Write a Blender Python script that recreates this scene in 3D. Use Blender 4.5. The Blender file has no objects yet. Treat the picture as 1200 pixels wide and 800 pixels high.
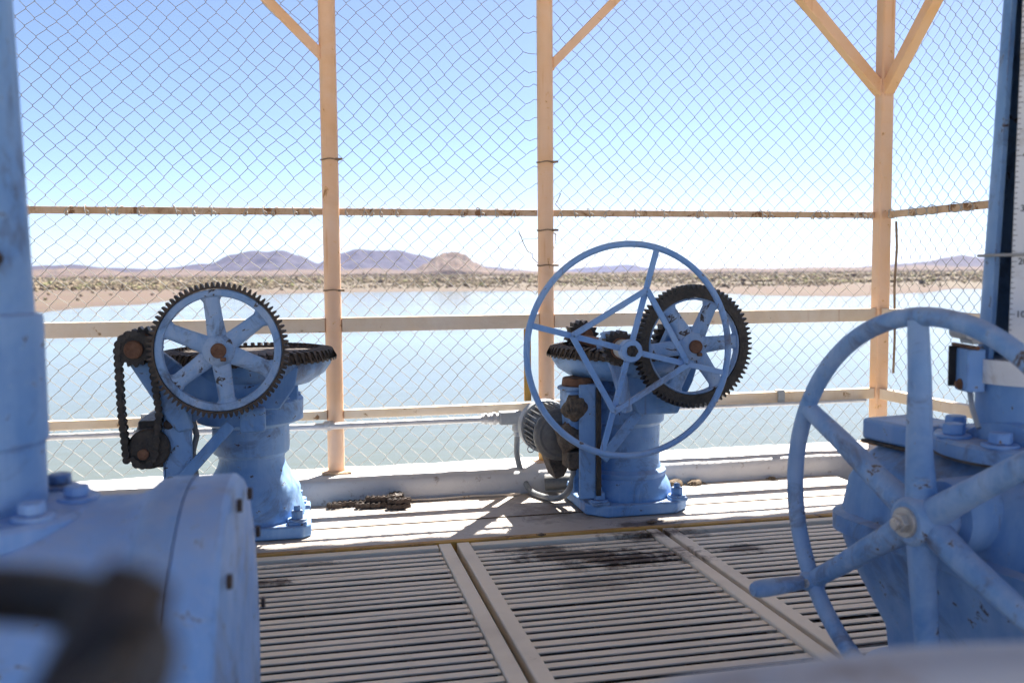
import bpy, bmesh, math, random
from mathutils import Vector, Matrix, noise
R = math.radians
rnd = random.Random(7)
sc = bpy.context.scene
col = sc.collection

# ------------------------------------------------------------------ camera
F_PX, CAM_H = 1100.0, 0.85
PSI, PIT, ROLL = R(12.6), R(4.16), 0.008
fw0 = Vector((math.sin(PSI), math.cos(PSI), 0)); rt0 = Vector((math.cos(PSI), -math.sin(PSI), 0)); up0 = Vector((0, 0, 1))
fw = fw0*math.cos(PIT) - up0*math.sin(PIT); up1 = up0*math.cos(PIT) + fw0*math.sin(PIT)
cr = rt0*math.cos(ROLL) - up1*math.sin(ROLL); cu = rt0*math.sin(ROLL) + up1*math.cos(ROLL)
cam_d = bpy.data.cameras.new('camera'); cam = bpy.data.objects.new('camera', cam_d); col.objects.link(cam)
M = Matrix((cr, cu, -fw)).transposed().to_4x4(); M.translation = (0, 0, CAM_H)
cam.matrix_world = M
cam_d.sensor_width = 36; cam_d.lens = F_PX/1200*36
cam_d.clip_start = 0.02; cam_d.clip_end = 40000
cam_d.dof.use_dof = True; cam_d.dof.focus_distance = 3.2; cam_d.dof.aperture_fstop = 4.2
sc.camera = cam

# ------------------------------------------------------------------ sky, sun, exposure
SUN_EL = R(53.7); SUN_H = Vector((0.554, 0.832, 0)).normalized()
sun_dir = SUN_H*math.cos(SUN_EL) + Vector((0, 0, math.sin(SUN_EL)))
w = bpy.data.worlds.new('World'); sc.world = w; w.use_nodes = True
nt = w.node_tree; bg = nt.nodes['Background']
sky = nt.nodes.new('ShaderNodeTexSky'); sky.sky_type = 'NISHITA'; sky.sun_disc = False
sky.sun_elevation = SUN_EL; sky.sun_rotation = math.atan2(SUN_H.x, SUN_H.y)
sky.altitude = 700; sky.air_density = 0.56; sky.dust_density = 1.0; sky.ozone_density = 2.6
nt.links.new(sky.outputs[0], bg.inputs[0]); bg.inputs[1].default_value = 0.05
sl = bpy.data.lights.new('sun', 'SUN'); sl.energy = 5.0; sl.angle = R(0.53); sl.color = (1.0, 0.95, 0.87)
so = bpy.data.objects.new('sun', sl); col.objects.link(so)
so.rotation_euler = (-sun_dir).to_track_quat('-Z', 'Y').to_euler(); so.location = (3, 4, 12)
sc.view_settings.view_transform = 'Standard'; sc.view_settings.look = 'None'
sc.view_settings.gamma = 1.0; sc.view_settings.exposure = 2.1; sc.view_settings.use_curve_mapping = False
sc.render.engine = 'CYCLES'
sc.cycles.use_denoising = True
sc.cycles.max_bounces = 10; sc.cycles.diffuse_bounces = 6; sc.cycles.glossy_bounces = 4
sc.cycles.transmission_bounces = 4; sc.cycles.volume_bounces = 0; sc.cycles.caustics_reflective = False
sc.cycles.caustics_refractive = False; sc.cycles.sample_clamp_indirect = 6

# ------------------------------------------------------------------ materials
def nmat(name):
    m = bpy.data.materials.new(name); m.use_nodes = True
    t = m.node_tree; b = t.nodes['Principled BSDF']
    return m, t, b
def N(t, kind, **kw):
    n = t.nodes.new('ShaderNode'+kind)
    for k, v in kw.items(): setattr(n, k, v)
    return n
def coords(t, kind='Object', rand=True):
    tc = N(t, 'TexCoord')
    if not rand: return tc.outputs[kind]
    oi = N(t, 'ObjectInfo'); ad = N(t, 'VectorMath', operation='ADD'); ml = N(t, 'VectorMath', operation='SCALE')
    cb = N(t, 'CombineXYZ')
    for i in range(3): t.links.new(oi.outputs['Random'], cb.inputs[i])
    t.links.new(cb.outputs[0], ml.inputs[0]); ml.inputs['Scale'].default_value = 17.0
    t.links.new(tc.outputs[kind], ad.inputs[0]); t.links.new(ml.outputs[0], ad.inputs[1])
    return ad.outputs[0]
def noi(t, vec, scale, detail=4, rough=0.6, dist=0.0):
    n = N(t, 'TexNoise'); n.inputs['Scale'].default_value = scale; n.inputs['Detail'].default_value = detail
    n.inputs['Roughness'].default_value = rough; n.inputs['Distortion'].default_value = dist
    t.links.new(vec, n.inputs['Vector']); return n.outputs['Fac']
def ramp(t, fac, stops):
    r = N(t, 'ValToRGB'); e = r.color_ramp.elements
    while len(e) < len(stops): e.new(0.5)
    for i, (p, c) in enumerate(stops):
        e[i].position = p
        e[i].color = (c, c, c, 1) if not hasattr(c, '__len__') else (*c, 1)
    t.links.new(fac, r.inputs[0]); return r.outputs[0]
def mix(t, fac, a, b):
    m = N(t, 'Mix', data_type='RGBA')
    for s, v in ((m.inputs[0], fac), (m.inputs[6], a), (m.inputs[7], b)):
        if hasattr(v, 'is_output') or hasattr(v, 'links'): t.links.new(v, s)
        elif hasattr(v, '__len__'): s.default_value = (*v, 1)
        else: s.default_value = v
    return m.outputs[2]
def math_(t, op, a, b):
    m = N(t, 'Math', operation=op)
    for s, v in ((m.inputs[0], a), (m.inputs[1], b)):
        if hasattr(v, 'links'): t.links.new(v, s)
        else: s.default_value = v
    return m.outputs[0]
def bump(t, b, h, strength=0.2, dist=0.002):
    n = N(t, 'Bump'); n.inputs['Strength'].default_value = strength; n.inputs['Distance'].default_value = dist
    t.links.new(h, n.inputs['Height']); t.links.new(n.outputs[0], b.inputs['Normal'])
def stretch(t, vec, s):
    m = N(t, 'VectorMath', operation='MULTIPLY'); t.links.new(vec, m.inputs[0]); m.inputs[1].default_value = s
    return m.outputs[0]

def paint(name, c1, c2, worn, amount=0.36, rough=0.5, scale=7.0, chips=28.0, streak=0.25, dirt=(0.10, 0.07, 0.05), spec=0.4, dust=0.0, cast=0.0, edge=0.0, grime=0.7):
    """old brushed paint: faded patches, chalky runs, chips to the undercoat, rust freckles, settled dust"""
    m, t, b = nmat(name); v = coords(t)
    base = mix(t, ramp(t, noi(t, v, scale, 5, 0.65, 0.4), [(0.35, 0.0), (0.68, 1.0)]), c1, c2)
    fade = ramp(t, noi(t, v, scale*0.45, 4, 0.6, 1.2), [(0.42, 0.0), (0.70, 0.55)])
    base = mix(t, fade, base, worn)
    vs = stretch(t, v, (26, 26, 2.0))
    base = mix(t, math_(t, 'MULTIPLY', ramp(t, noi(t, vs, 1.0, 4, 0.7), [(0.5, 0.0), (0.72, 1.0)]), streak), base, worn)
    run = math_(t, 'MULTIPLY', ramp(t, noi(t, stretch(t, v, (34, 34, 1.6)), 1.0, 3, 0.6), [(0.62, 0.0), (0.74, 1.0)]), ramp(t, noi(t, v, scale*0.7, 2), [(0.5, 0.0), (0.62, 0.6)]))
    base = mix(t, run, base, (dirt[0]*1.3+0.05, dirt[1]*1.1+0.02, dirt[2]))
    gr = math_(t, 'MULTIPLY', ramp(t, noi(t, v, scale*0.8, 7, 0.75, 1.0), [(0.53, 0.0), (0.68, 1.0)]), grime)
    base = mix(t, gr, base, dirt)
    cn = noi(t, v, chips, 8, 0.72, 0.6)
    halo = ramp(t, cn, [(1.0-amount-0.05, 0.0), (1.0-amount, 0.5)])
    base = mix(t, halo, base, worn)
    ch = ramp(t, cn, [(1.0-amount-0.012, 0.0), (1.0-amount+0.012, 1.0)])
    base = mix(t, ch, base, dirt)
    fr = ramp(t, noi(t, v, chips*5, 3, 0.6), [(0.72, 0.0), (0.76, 0.8)])
    base = mix(t, math_(t, 'MULTIPLY', fr, ramp(t, noi(t, v, scale, 2), [(0.48, 0.0), (0.6, 1.0)])), base, (0.16, 0.075, 0.035))
    if edge:
        bv = N(t, 'Bevel', samples=3); bv.inputs['Radius'].default_value = 0.006
        dt = N(t, 'VectorMath', operation='DOT_PRODUCT'); t.links.new(bv.outputs[0], dt.inputs[0]); t.links.new(N(t, 'NewGeometry').outputs['Normal'], dt.inputs[1])
        em = math_(t, 'MULTIPLY', ramp(t, dt.outputs['Value'], [(0.80, 1.0), (0.975, 0.0)]), ramp(t, noi(t, v, 24, 6, 0.75), [(0.46, 0.0), (0.58, edge)]))
        base = mix(t, em, base, mix(t, ramp(t, noi(t, v, 13, 3), [(0.45, 0.0), (0.55, 1.0)]), worn, (0.15, 0.075, 0.04)))
    if dust:
        nz = N(t, 'SeparateXYZ'); t.links.new(N(t, 'NewGeometry').outputs['Normal'], nz.inputs[0])
        df = math_(t, 'MULTIPLY', ramp(t, nz.outputs[2], [(0.45, 0.0), (0.95, 1.0)]), ramp(t, noi(t, v, 14, 5, 0.7), [(0.35, 0.15*dust), (0.7, dust)]))
        base = mix(t, df, base, (0.50, 0.45, 0.42))
    t.links.new(base, b.inputs['Base Color'])
    rr = ramp(t, noi(t, v, 30, 4), [(0.3, rough-0.08), (0.7, min(1, rough+0.2))]); t.links.new(rr, b.inputs['Roughness'])
    b.inputs['Specular IOR Level'].default_value = spec
    hgt = math_(t, 'SUBTRACT', noi(t, v, 90, 5), ch)
    if cast: hgt = math_(t, 'ADD', hgt, math_(t, 'MULTIPLY', noi(t, v, 34, 4, 0.6), cast))
    bump(t, b, hgt, 0.4, 0.0016)
    return m
MT = {}
MT['blue'] = paint('blue paint', (0.105, 0.25, 0.52), (0.185, 0.355, 0.63), (0.33, 0.475, 0.67), 0.365, 0.5, 6, 26, 0.35, (0.075, 0.065, 0.07), dust=0.45, cast=1.6, edge=0.8)
MT['blue_worn'] = paint('worn blue paint', (0.115, 0.26, 0.52), (0.225, 0.395, 0.65), (0.44, 0.55, 0.71), 0.372, 0.52, 9, 22, 0.45, (0.10, 0.07, 0.06), dust=0.4, cast=1.2, edge=0.8)
MT['blue_pale'] = paint('chalky blue paint', (0.145, 0.32, 0.65), (0.225, 0.41, 0.72), (0.37, 0.51, 0.73), 0.355, 0.5, 4, 26, 0.35, (0.12, 0.08, 0.05), dust=0.45, cast=1.4, edge=0.8)
MT['blue_gear'] = paint('scuffed blue gear paint', (0.175, 0.325, 0.57), (0.26, 0.415, 0.65), (0.48, 0.57, 0.70), 0.40, 0.52, 11, 17, 0.45, (0.055, 0.042, 0.038), cast=1.2, edge=0.9)
MT['cream'] = paint('cream post paint', (0.82, 0.52, 0.33), (0.83, 0.575, 0.41), (0.80, 0.42, 0.14), 0.34, 0.42, 5, 18, 0.08, (0.42, 0.20, 0.07), grime=0.12)
MT['rail'] = paint('beige rail paint', (0.76, 0.61, 0.455), (0.80, 0.685, 0.55), (0.70, 0.50, 0.28), 0.35, 0.42, 6, 16, 0.08, (0.32, 0.17, 0.07), grime=0.15)
MT['rail_rust'] = paint('rusty rail paint', (0.60, 0.42, 0.28), (0.66, 0.50, 0.36), (0.45, 0.25, 0.10), 0.42, 0.6, 9, 16, 0.4, (0.22, 0.11, 0.05))
MT['yellow'] = paint('yellow paint', (0.55, 0.30, 0.05), (0.45, 0.27, 0.09), (0.30, 0.17, 0.07), 0.36, 0.6, 8, 14, 0.3, (0.10, 0.055, 0.03))
MT['white'] = paint('white enamel', (0.72, 0.73, 0.75), (0.80, 0.80, 0.80), (0.6, 0.58, 0.55), 0.26, 0.4, 7, 30, 0.2, (0.35, 0.28, 0.22))
MT['near_rail'] = paint('pale blue grey rail paint', (0.42, 0.43, 0.46), (0.48, 0.48, 0.50), (0.52, 0.50, 0.48), 0.3, 0.45, 6, 18, 0.3, (0.3, 0.2, 0.14))

def metal(name, c1, c2, rough, metallic=0.0, scale=30, bs=0.5, bd=0.003):
    m, t, b = nmat(name); v = coords(t)
    t.links.new(mix(t, ramp(t, noi(t, v, scale, 6, 0.7), [(0.35, 0.0), (0.65, 1.0)]), c1, c2), b.inputs['Base Color'])
    t.links.new(ramp(t, noi(t, v, scale*1.7, 4), [(0.3, max(0.05, rough-0.15)), (0.7, min(1, rough+0.15))]), b.inputs['Roughness'])
    b.inputs['Metallic'].default_value = metallic
    bump(t, b, noi(t, v, scale*3, 5), bs, bd)
    return m
MT['grease'] = metal('greasy gear steel', (0.012, 0.010, 0.009), (0.055, 0.040, 0.028), 0.5, 0.0, 35, 0.7, 0.004)
MT['gear_rust'] = metal('dry gear steel', (0.030, 0.024, 0.020), (0.10, 0.068, 0.045), 0.6, 0.0, 35, 0.7, 0.004)
MT['rust'] = metal('rusty shaft', (0.10, 0.042, 0.022), (0.22, 0.11, 0.06), 0.8, 0.0, 40, 0.8, 0.003)
MT['darkrust'] = metal('dark rusty iron', (0.020, 0.014, 0.011), (0.075, 0.045, 0.030), 0.65, 0.0, 22, 0.7, 0.003)
MT['blackrust'] = metal('oily black iron', (0.008, 0.007, 0.007), (0.035, 0.022, 0.016), 0.6, 0.0, 22, 0.7, 0.003)
MT['black'] = metal('black cavity', (0.006, 0.006, 0.007), (0.012, 0.011, 0.011), 0.7)
MT['galv'] = metal('galvanised wire', (0.33, 0.325, 0.315), (0.42, 0.41, 0.39), 0.75, 0.0, 9, 0.2)
MT['wire_rust'] = metal('rusty tie wire', (0.16, 0.10, 0.06), (0.30, 0.22, 0.15), 0.7, 0.1, 20)
MT['conduit'] = metal('dull aluminium conduit', (0.50, 0.51, 0.53), (0.62, 0.63, 0.64), 0.42, 0.35, 14, 0.25, 0.001)
MT['fitting'] = metal('grey cast fitting', (0.30, 0.32, 0.34), (0.40, 0.42, 0.43), 0.5, 0.2, 20, 0.3, 0.001)
MT['hose'] = metal('grey flexible hose', (0.16, 0.17, 0.18), (0.24, 0.25, 0.25), 0.5, 0.0, 20, 0.3, 0.001)
MT['motor'] = metal('dark grey motor casting', (0.085, 0.09, 0.095), (0.17, 0.165, 0.155), 0.55, 0.1, 18, 0.5, 0.002)
MT['motor_pale'] = metal('pale motor plate', (0.36, 0.37, 0.38), (0.46, 0.46, 0.45), 0.5, 0.1, 18)
MT['gunk'] = metal('caked grease and dust', (0.040, 0.034, 0.030), (0.15, 0.115, 0.085), 0.85, 0.0, 26, 1.0, 0.008)
MT['steel_nut'] = metal('bare steel nut', (0.42, 0.40, 0.38), (0.60, 0.57, 0.53), 0.4, 0.5, 40)
MT['ink'] = metal('black print', (0.015, 0.015, 0.018), (0.02, 0.02, 0.02), 0.6)
MT['roof'] = metal('cream painted roof sheet', (0.74, 0.63, 0.50), (0.80, 0.70, 0.57), 0.45, 0.2, 3, 0.1)
MT['debris'] = metal('dry dirt and leaves', (0.09, 0.06, 0.04), (0.22, 0.16, 0.10), 0.95, 0.0, 40, 1.0, 0.006)

def stain_mask(t, pos, spots):
    """soft, ragged oil stains: (x, y, rx, ry, strength)"""
    out = None
    nz = noi(t, pos, 9, 6, 0.75, 0.6)
    for (x, y, rx, ry, s) in spots:
        d = N(t, 'VectorMath', operation='SUBTRACT'); t.links.new(pos, d.inputs[0]); d.inputs[1].default_value = (x, y, 0)
        q = N(t, 'VectorMath', operation='MULTIPLY'); t.links.new(d.outputs[0], q.inputs[0]); q.inputs[1].default_value = (1/rx, 1/ry, 0)
        L = N(t, 'VectorMath', operation='LENGTH'); t.links.new(q.outputs[0], L.inputs[0])
        a = math_(t, 'ADD', L.outputs['Value'], math_(t, 'MULTIPLY', math_(t, 'SUBTRACT', nz, 0.5), 3.2))
        f = ramp(t, a, [(0.35, s), (0.95, 0.0)])
        out = f if out is None else math_(t, 'MAXIMUM', out, f)
    return out
def slat_mat():
    m, t, b = nmat('grating paint'); v = coords(t)
    pos = N(t, 'NewGeometry').outputs['Position']
    base = mix(t, noi(t, stretch(t, v, (2, 14, 14)), 1.0, 5), (0.82, 0.70, 0.54), (0.87, 0.775, 0.64))
    base = mix(t, ramp(t, noi(t, stretch(t, pos, (7, 18, 7)), 1.0, 5, 0.7), [(0.66, 0.0), (0.72, 0.8)]), base, (0.34, 0.22, 0.12))
    base = mix(t, ramp(t, noi(t, pos, 2.6, 4), [(0.5, 0.0), (0.75, 0.55)]), base, (0.50, 0.42, 0.33))
    st = stain_mask(t, pos, [(0.95, 2.62, 0.26, 0.10, 0.97), (0.80, 2.70, 0.24, 0.07, 0.85), (0.70, 2.79, 0.16, 0.05, 0.85), (1.12, 2.84, 0.20, 0.07, 0.95),
                             (1.30, 2.64, 0.13, 0.05, 0.85), (-0.13, 2.66, 0.09, 0.05, 0.9), (0.02, 2.80, 0.13, 0.03, 0.6), (0.80, 2.45, 0.2, 0.08, 0.4)])
    base = mix(t, st, base, (0.085, 0.050, 0.030))
    t.links.new(base, b.inputs['Base Color']); b.inputs['Roughness'].default_value = 0.6
    bump(t, b, noi(t, v, 60, 5), 0.35, 0.0015); return m
MT['slat'] = slat_mat()
def deck_mat():
    m, t, b = nmat('chequer plate deck'); pos = N(t, 'NewGeometry').outputs['Position']
    rot = N(t, 'VectorRotate', rotation_type='Z_AXIS'); rot.inputs['Angle'].default_value = R(45); t.links.new(pos, rot.inputs['Vector'])
    a = N(t, 'TexWave', wave_type='BANDS', bands_direction='X'); a.inputs['Scale'].default_value = 11
    c = N(t, 'TexWave', wave_type='BANDS', bands_direction='Y'); c.inputs['Scale'].default_value = 11
    t.links.new(rot.outputs[0], a.inputs[0]); t.links.new(rot.outputs[0], c.inputs[0])
    h = ramp(t, math_(t, 'MULTIPLY', a.outputs['Fac'], c.outputs['Fac']), [(0.35, 0.0), (0.5, 1.0)])
    base = mix(t, ramp(t, noi(t, pos, 3.5, 6, 0.7), [(0.35, 0.0), (0.7, 1.0)]), (0.50, 0.455, 0.41), (0.40, 0.335, 0.28))
    base = mix(t, ramp(t, noi(t, pos, 9, 7, 0.75, 0.5), [(0.60, 0.0), (0.70, 0.75)]), base, (0.33, 0.20, 0.11))
    st = stain_mask(t, pos, [(1.14, 2.96, 0.2, 0.06, 0.85), (0.86, 3.20, 0.17, 0.22, 0.6), (1.2, 3.45, 0.4, 0.04, 0.6), (0.3, 3.46, 0.4, 0.03, 0.6)])
    base = mix(t, st, base, (0.07, 0.045, 0.03))
    t.links.new(base, b.inputs['Base Color']); b.inputs['Roughness'].default_value = 0.55
    bump(t, b, math_(t, 'ADD', h, math_(t, 'MULTIPLY', noi(t, pos, 120, 3), 0.3)), 0.5, 0.0018); return m
MT['deck'] = deck_mat()
def kerb_mat():
    m, t, b = nmat('painted concrete kerb'); pos = N(t, 'NewGeometry').outputs['Position']
    base = mix(t, noi(t, pos, 5, 6, 0.7), (0.46, 0.45, 0.45), (0.62, 0.60, 0.58))
    base = mix(t, ramp(t, noi(t, pos, 22, 6, 0.75), [(0.60, 0.0), (0.68, 0.8)]), base, (0.26, 0.20, 0.16))
    t.links.new(base, b.inputs['Base Color']); b.inputs['Roughness'].default_value = 0.8
    bump(t, b, noi(t, pos, 45, 6, 0.7), 0.6, 0.004); return m
MT['kerb'] = kerb_mat()
MT['sand_concrete'] = metal('sandy pale concrete', (0.50, 0.43, 0.35), (0.58, 0.51, 0.42), 0.85, 0.0, 4, 0.5, 0.004)  # sandy tint warms the light bounced off the added rear slab
MT['concrete'] = metal('weathered concrete', (0.22, 0.21, 0.19), (0.30, 0.285, 0.26), 0.85, 0.0, 4, 0.5, 0.004)

# ------------------------------------------------------------------ mesh helpers
def frame(d):
    d = Vector(d).normalized(); a = Vector((0, 0, 1)) if abs(d.z) < 0.95 else Vector((1, 0, 0))
    x = a.cross(d).normalized(); return x, d.cross(x), d
class MB:
    def __init__(s): s.v = []; s.f = []
    def add(s, v, f):
        o = len(s.v); s.v += [tuple(p) for p in v]; s.f += [tuple(i+o for i in q) for q in f]; return s
    def box(s, c, d, rot=None):
        c = Vector(c); hx, hy, hz = d[0]/2, d[1]/2, d[2]/2
        v = [Vector((x*hx, y*hy, z*hz)) for x in (-1, 1) for y in (-1, 1) for z in (-1, 1)]
        if rot is not None: v = [rot @ p for p in v]
        return s.add([c+p for p in v], [(0, 1, 3, 2), (4, 6, 7, 5), (0, 4, 5, 1), (2, 3, 7, 6), (0, 2, 6, 4), (1, 5, 7, 3)])
    def bar(s, p0, p1, wd, th, side=(0, 1, 0)):
        """rectangular bar from p0 to p1; th is measured along side"""
        p0, p1 = Vector(p0), Vector(p1); d = (p1-p0).normalized(); n = Vector(side); n = (n-d*n.dot(d)).normalized(); b = d.cross(n)
        v = [p+n*(i*th/2)+b*(j*wd/2) for p in (p0, p1) for i, j in ((-1, -1), (1, -1), (1, 1), (-1, 1))]
        return s.add(v, [(3, 2, 1, 0), (4, 5, 6, 7)]+[(k, (k+1) % 4, 4+(k+1) % 4, 4+k) for k in range(4)])
    def cyl(s, p0, p1, r0, r1=None, n=24, cap=True):
        p0, p1 = Vector(p0), Vector(p1); r1 = r0 if r1 is None else r1; x, y, d = frame(p1-p0)
        v = []
        for p, r in ((p0, r0), (p1, r1)):
            v += [p+x*(r*math.cos(2*math.pi*k/n))+y*(r*math.sin(2*math.pi*k/n)) for k in range(n)]
        f = [(k, (k+1) % n, n+(k+1) % n, n+k) for k in range(n)]
        if cap: f += [tuple(range(n-1, -1, -1)), tuple(range(n, 2*n))]
        return s.add(v, f)
    def lathe(s, prof, o=(0, 0, 0), d=(0, 0, 1), n=40):
        """prof: (radius, distance along d)"""
        o = Vector(o); x, y, d = frame(d); v = []; f = []; m = len(prof)
        for r, h in prof:
            v += [o+d*h+x*(r*math.cos(2*math.pi*k/n))+y*(r*math.sin(2*math.pi*k/n)) for k in range(n)]
        for i in range(m-1):
            f += [(i*n+k, i*n+(k+1) % n, (i+1)*n+(k+1) % n, (i+1)*n+k) for k in range(n)]
        f += [tuple(range(n-1, -1, -1)), tuple(range((m-1)*n, m*n))]
        return s.add(v, f)
    def tube(s, pts, r, n=8, closed=False, cap=True):
        pts = [Vector(p) for p in pts]; m = len(pts); v = []; f = []
        def tg(i):
            a = pts[(i-1) % m] if (closed or i > 0) else pts[i]; b = pts[(i+1) % m] if (closed or i < m-1) else pts[i]
            return (b-a).normalized()
        x = frame(tg(0))[0]
        for i in range(m):
            t = tg(i); x = (x-t*x.dot(t)).normalized(); y = t.cross(x); rr = r[i] if hasattr(r, '__len__') else r
            v += [pts[i]+x*(rr*math.cos(2*math.pi*k/n))+y*(rr*math.sin(2*math.pi*k/n)) for k in range(n)]
        for i in range(m if closed else m-1):
            j = (i+1) % m; f += [(i*n+k, i*n+(k+1) % n, j*n+(k+1) % n, j*n+k) for k in range(n)]
        if cap and not closed: f += [tuple(range(n-1, -1, -1)), tuple(range((m-1)*n, m*n))]
        return s.add(v, f)
    def prism(s, poly, lo, hi, mp):
        """poly: 2-D points; mp(u, v, w) -> 3-D; extruded from w=lo to w=hi"""
        n = len(poly); v = [mp(u, q, lo) for u, q in poly]+[mp(u, q, hi) for u, q in poly]
        return s.add(v, [tuple(range(n-1, -1, -1)), tuple(range(n, 2*n))]+[(k, (k+1) % n, n+(k+1) % n, n+k) for k in range(n)])
    def hexbolt(s, p, d, r=0.014, h=0.012, stud=0.0, washer=True):
        p = Vector(p); d = Vector(d).normalized()
        if washer: s.cyl(p-d*0.004, p+d*0.003, r*1.5, n=16)
        s.cyl(p+d*0.003, p+d*(0.003+h), r, r*0.97, n=6)
        if stud: s.cyl(p+d*(h), p+d*(h+stud), r*0.55, r*0.5, n=10)
        return s
    def build(s, name, mat, parent=None, bevel=0.0, ang=38, smooth=True, seg=2):
        me = bpy.data.meshes.new(name); me.from_pydata(s.v, [], s.f); me.update()
        b = bmesh.new(); b.from_mesh(me); bmesh.ops.recalc_face_normals(b, faces=b.faces); b.to_mesh(me); b.free()
        if smooth:
            me.shade_smooth(); me.set_sharp_from_angle(angle=R(ang))
        me.materials.append(MT[mat] if isinstance(mat, str) else mat)
        return link(name, me, parent, bevel, seg)
def link(name, me, parent=None, bevel=0.0, seg=2):
    o = bpy.data.objects.new(name, me); col.objects.link(o)
    if parent is not None: o.parent = parent
    if bevel:
        md = o.modifiers.new('bevel', 'BEVEL'); md.width = bevel; md.segments = seg; md.limit_method = 'ANGLE'; md.angle_limit = R(35)
        md.harden_normals = False
    return o
XZ = lambda u, v, w: Vector((u, w, v))
def thing(name, label, cat, loc=(0, 0, 0), rz=0.0, group=None):
    o = bpy.data.objects.new(name, None); o.empty_display_size = 0.1; col.objects.link(o); o.location = loc; o.rotation_euler = (0, 0, rz)
    return tag(o, label, cat, group)
def tag(o, label, cat, group=None):
    o['label'] = label; o['category'] = cat
    if group: o['group'] = group
    return o
def structure(o): o['kind'] = 'structure'; return o

# ================================================================== THE SETTING
# ---- lake
WATER_Z = -12.0
def water_mat():
    m, t, b = nmat('lake water'); pos = N(t, 'NewGeometry').outputs['Position']
    b.inputs['Base Color'].default_value = (0.100, 0.106, 0.066, 1); b.inputs['Roughness'].default_value = 0.07; b.inputs['IOR'].default_value = 1.33
    h = math_(t, 'ADD', noi(t, stretch(t, pos, (0.9, 1.6, 1)), 1.0, 5, 0.6), math_(t, 'MULTIPLY', noi(t, stretch(t, pos, (0.12, 0.2, 1)), 1.0, 3), 2.0))
    patch = ramp(t, noi(t, stretch(t, pos, (0.006, 0.02, 1)), 1.0, 4, 0.6), [(0.35, 0.25), (0.7, 1.0)])
    bump(t, b, math_(t, 'MULTIPLY', h, patch), 0.5, 0.075)
    return m
mb = MB(); n = 96
ring = [0.5, 8, 30, 120, 400, 1200, 4000, 12000]
vs = []; fs = []
for r in ring: vs += [(r*math.sin(2*math.pi*k/n), r*math.cos(2*math.pi*k/n)+1, WATER_Z) for k in range(n)]
for i in range(len(ring)-1): fs += [(i*n+k, i*n+(k+1) % n, (i+1)*n+(k+1) % n, (i+1)*n+k) for k in range(n)]
fs.append(tuple(range(n)))
mb.add(vs, fs); structure(mb.build('lake', water_mat(), smooth=False))

# ---- far shore: one sheet from beneath the water to the horizon
SH = [(-180, 900), (-60, 700), (-30, 370), (-14.8, 375), (-9.6, 440), (-5.0, 610), (2.3, 674), (14.7, 666), (17.8, 685), (22, 640), (27.9, 505), (32.6, 488), (36.2, 560), (37.9, 690), (41.2, 655), (60, 800), (180, 900)]
def shore(a):
    for (a0, d0), (a1, d1) in zip(SH, SH[1:]):
        if a0 <= a <= a1:
            k = (a-a0)/(a1-a0); k = k*k*(3-2*k); return d0+(d1-d0)*k
    return 900
def fbm(x, y, o=4):
    s, a = 0, 1
    for i in range(o): s += a*noise.noise(Vector((x, y, 3.7*i))); x *= 2.03; y *= 2.03; a *= 0.5
    return s
def ground_z(x, y):
    d = math.hypot(x, y); a = math.degrees(math.atan2(x, y)); s = shore(a)+14*fbm(x/120, y/120)
    e = d-s
    if e < 0: return WATER_Z+max(-8, e*0.03)
    z = WATER_Z+min(e, 240)*0.010+max(0, min(e-150, 900))*0.0055
    z += min(1, e/200)*0.6*fbm(x/60, y/60)+min(1, max(0, e-300)/500)*5.0*fbm(x/420, y/420, 3)
    return max(z, WATER_Z+0.05)
def ground_mat():
    m, t, b = nmat('desert ground'); pos = N(t, 'NewGeometry').outputs['Position']
    z = N(t, 'SeparateXYZ'); t.links.new(pos, z.inputs[0])
    base = mix(t, noi(t, pos, 0.03, 6, 0.7), (0.064, 0.036, 0.023), (0.088, 0.054, 0.035))
    wet = ramp(t, math_(t, 'DIVIDE', math_(t, 'SUBTRACT', z.outputs[2], WATER_Z), 2.0), [(0.0, 1.0), (0.35, 0.0)])
    base = mix(t, math_(t, 'MULTIPLY', wet, 0.7), base, (0.052, 0.031, 0.020))
    weeds = ramp(t, noi(t, stretch(t, pos, (0.02, 0.05, 0)), 1.0, 6, 0.7), [(0.52, 0.0), (0.62, 0.6)])
    base = mix(t, weeds, base, (0.075, 0.064, 0.03))
    ln = N(t, 'VectorMath', operation='LENGTH'); t.links.new(pos, ln.inputs[0])
    gz = ramp(t, math_(t, 'ADD', math_(t, 'DIVIDE', ln.outputs['Value'], 1000.0), math_(t, 'MULTIPLY', noi(t, pos, 0.012, 5, 0.7), 0.25)), [(0.80, 0.0), (0.92, 0.85)])
    base = mix(t, gz, base, mix(t, noi(t, pos, 0.05, 5, 0.7), (0.075, 0.060, 0.036), (0.105, 0.078, 0.050)))
    t.links.new(base, b.inputs['Base Color']); b.inputs['Roughness'].default_value = 0.95
    bump(t, b, noi(t, pos, 0.4, 6, 0.7), 0.5, 0.6); return m
MT['ground'] = ground_mat()
azs = [-180+5*i for i in range(30)]+[-30+0.5*i for i in range(181)]+[60+5*(i+1) for i in range(24)]
azs = sorted(set(azs)); azs = [a for a in azs if a < 180]
rad = [250, 330, 360, 380, 400, 420, 440, 455, 470, 480, 490, 500, 515, 530, 545, 560, 580, 600, 620, 640, 655, 670, 685, 700, 720, 745, 780, 820, 870, 930, 1000, 1100, 1250, 1450, 1700, 2000, 2500, 3200, 4200, 6000, 9000, 12500]
vs = []; fs = []; na = len(azs)
for r in rad:
    for a in azs:
        x, y = r*math.sin(R(a)), r*math.cos(R(a)); vs.append((x, y, ground_z(x, y)))
for i in range(len(rad)-1): fs += [(i*na+k, i*na+(k+1) % na, (i+1)*na+(k+1) % na, (i+1)*na+k) for k in range(na)]
structure(MB().add(vs, fs).build('far_shore', 'ground', ang=60))

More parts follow.
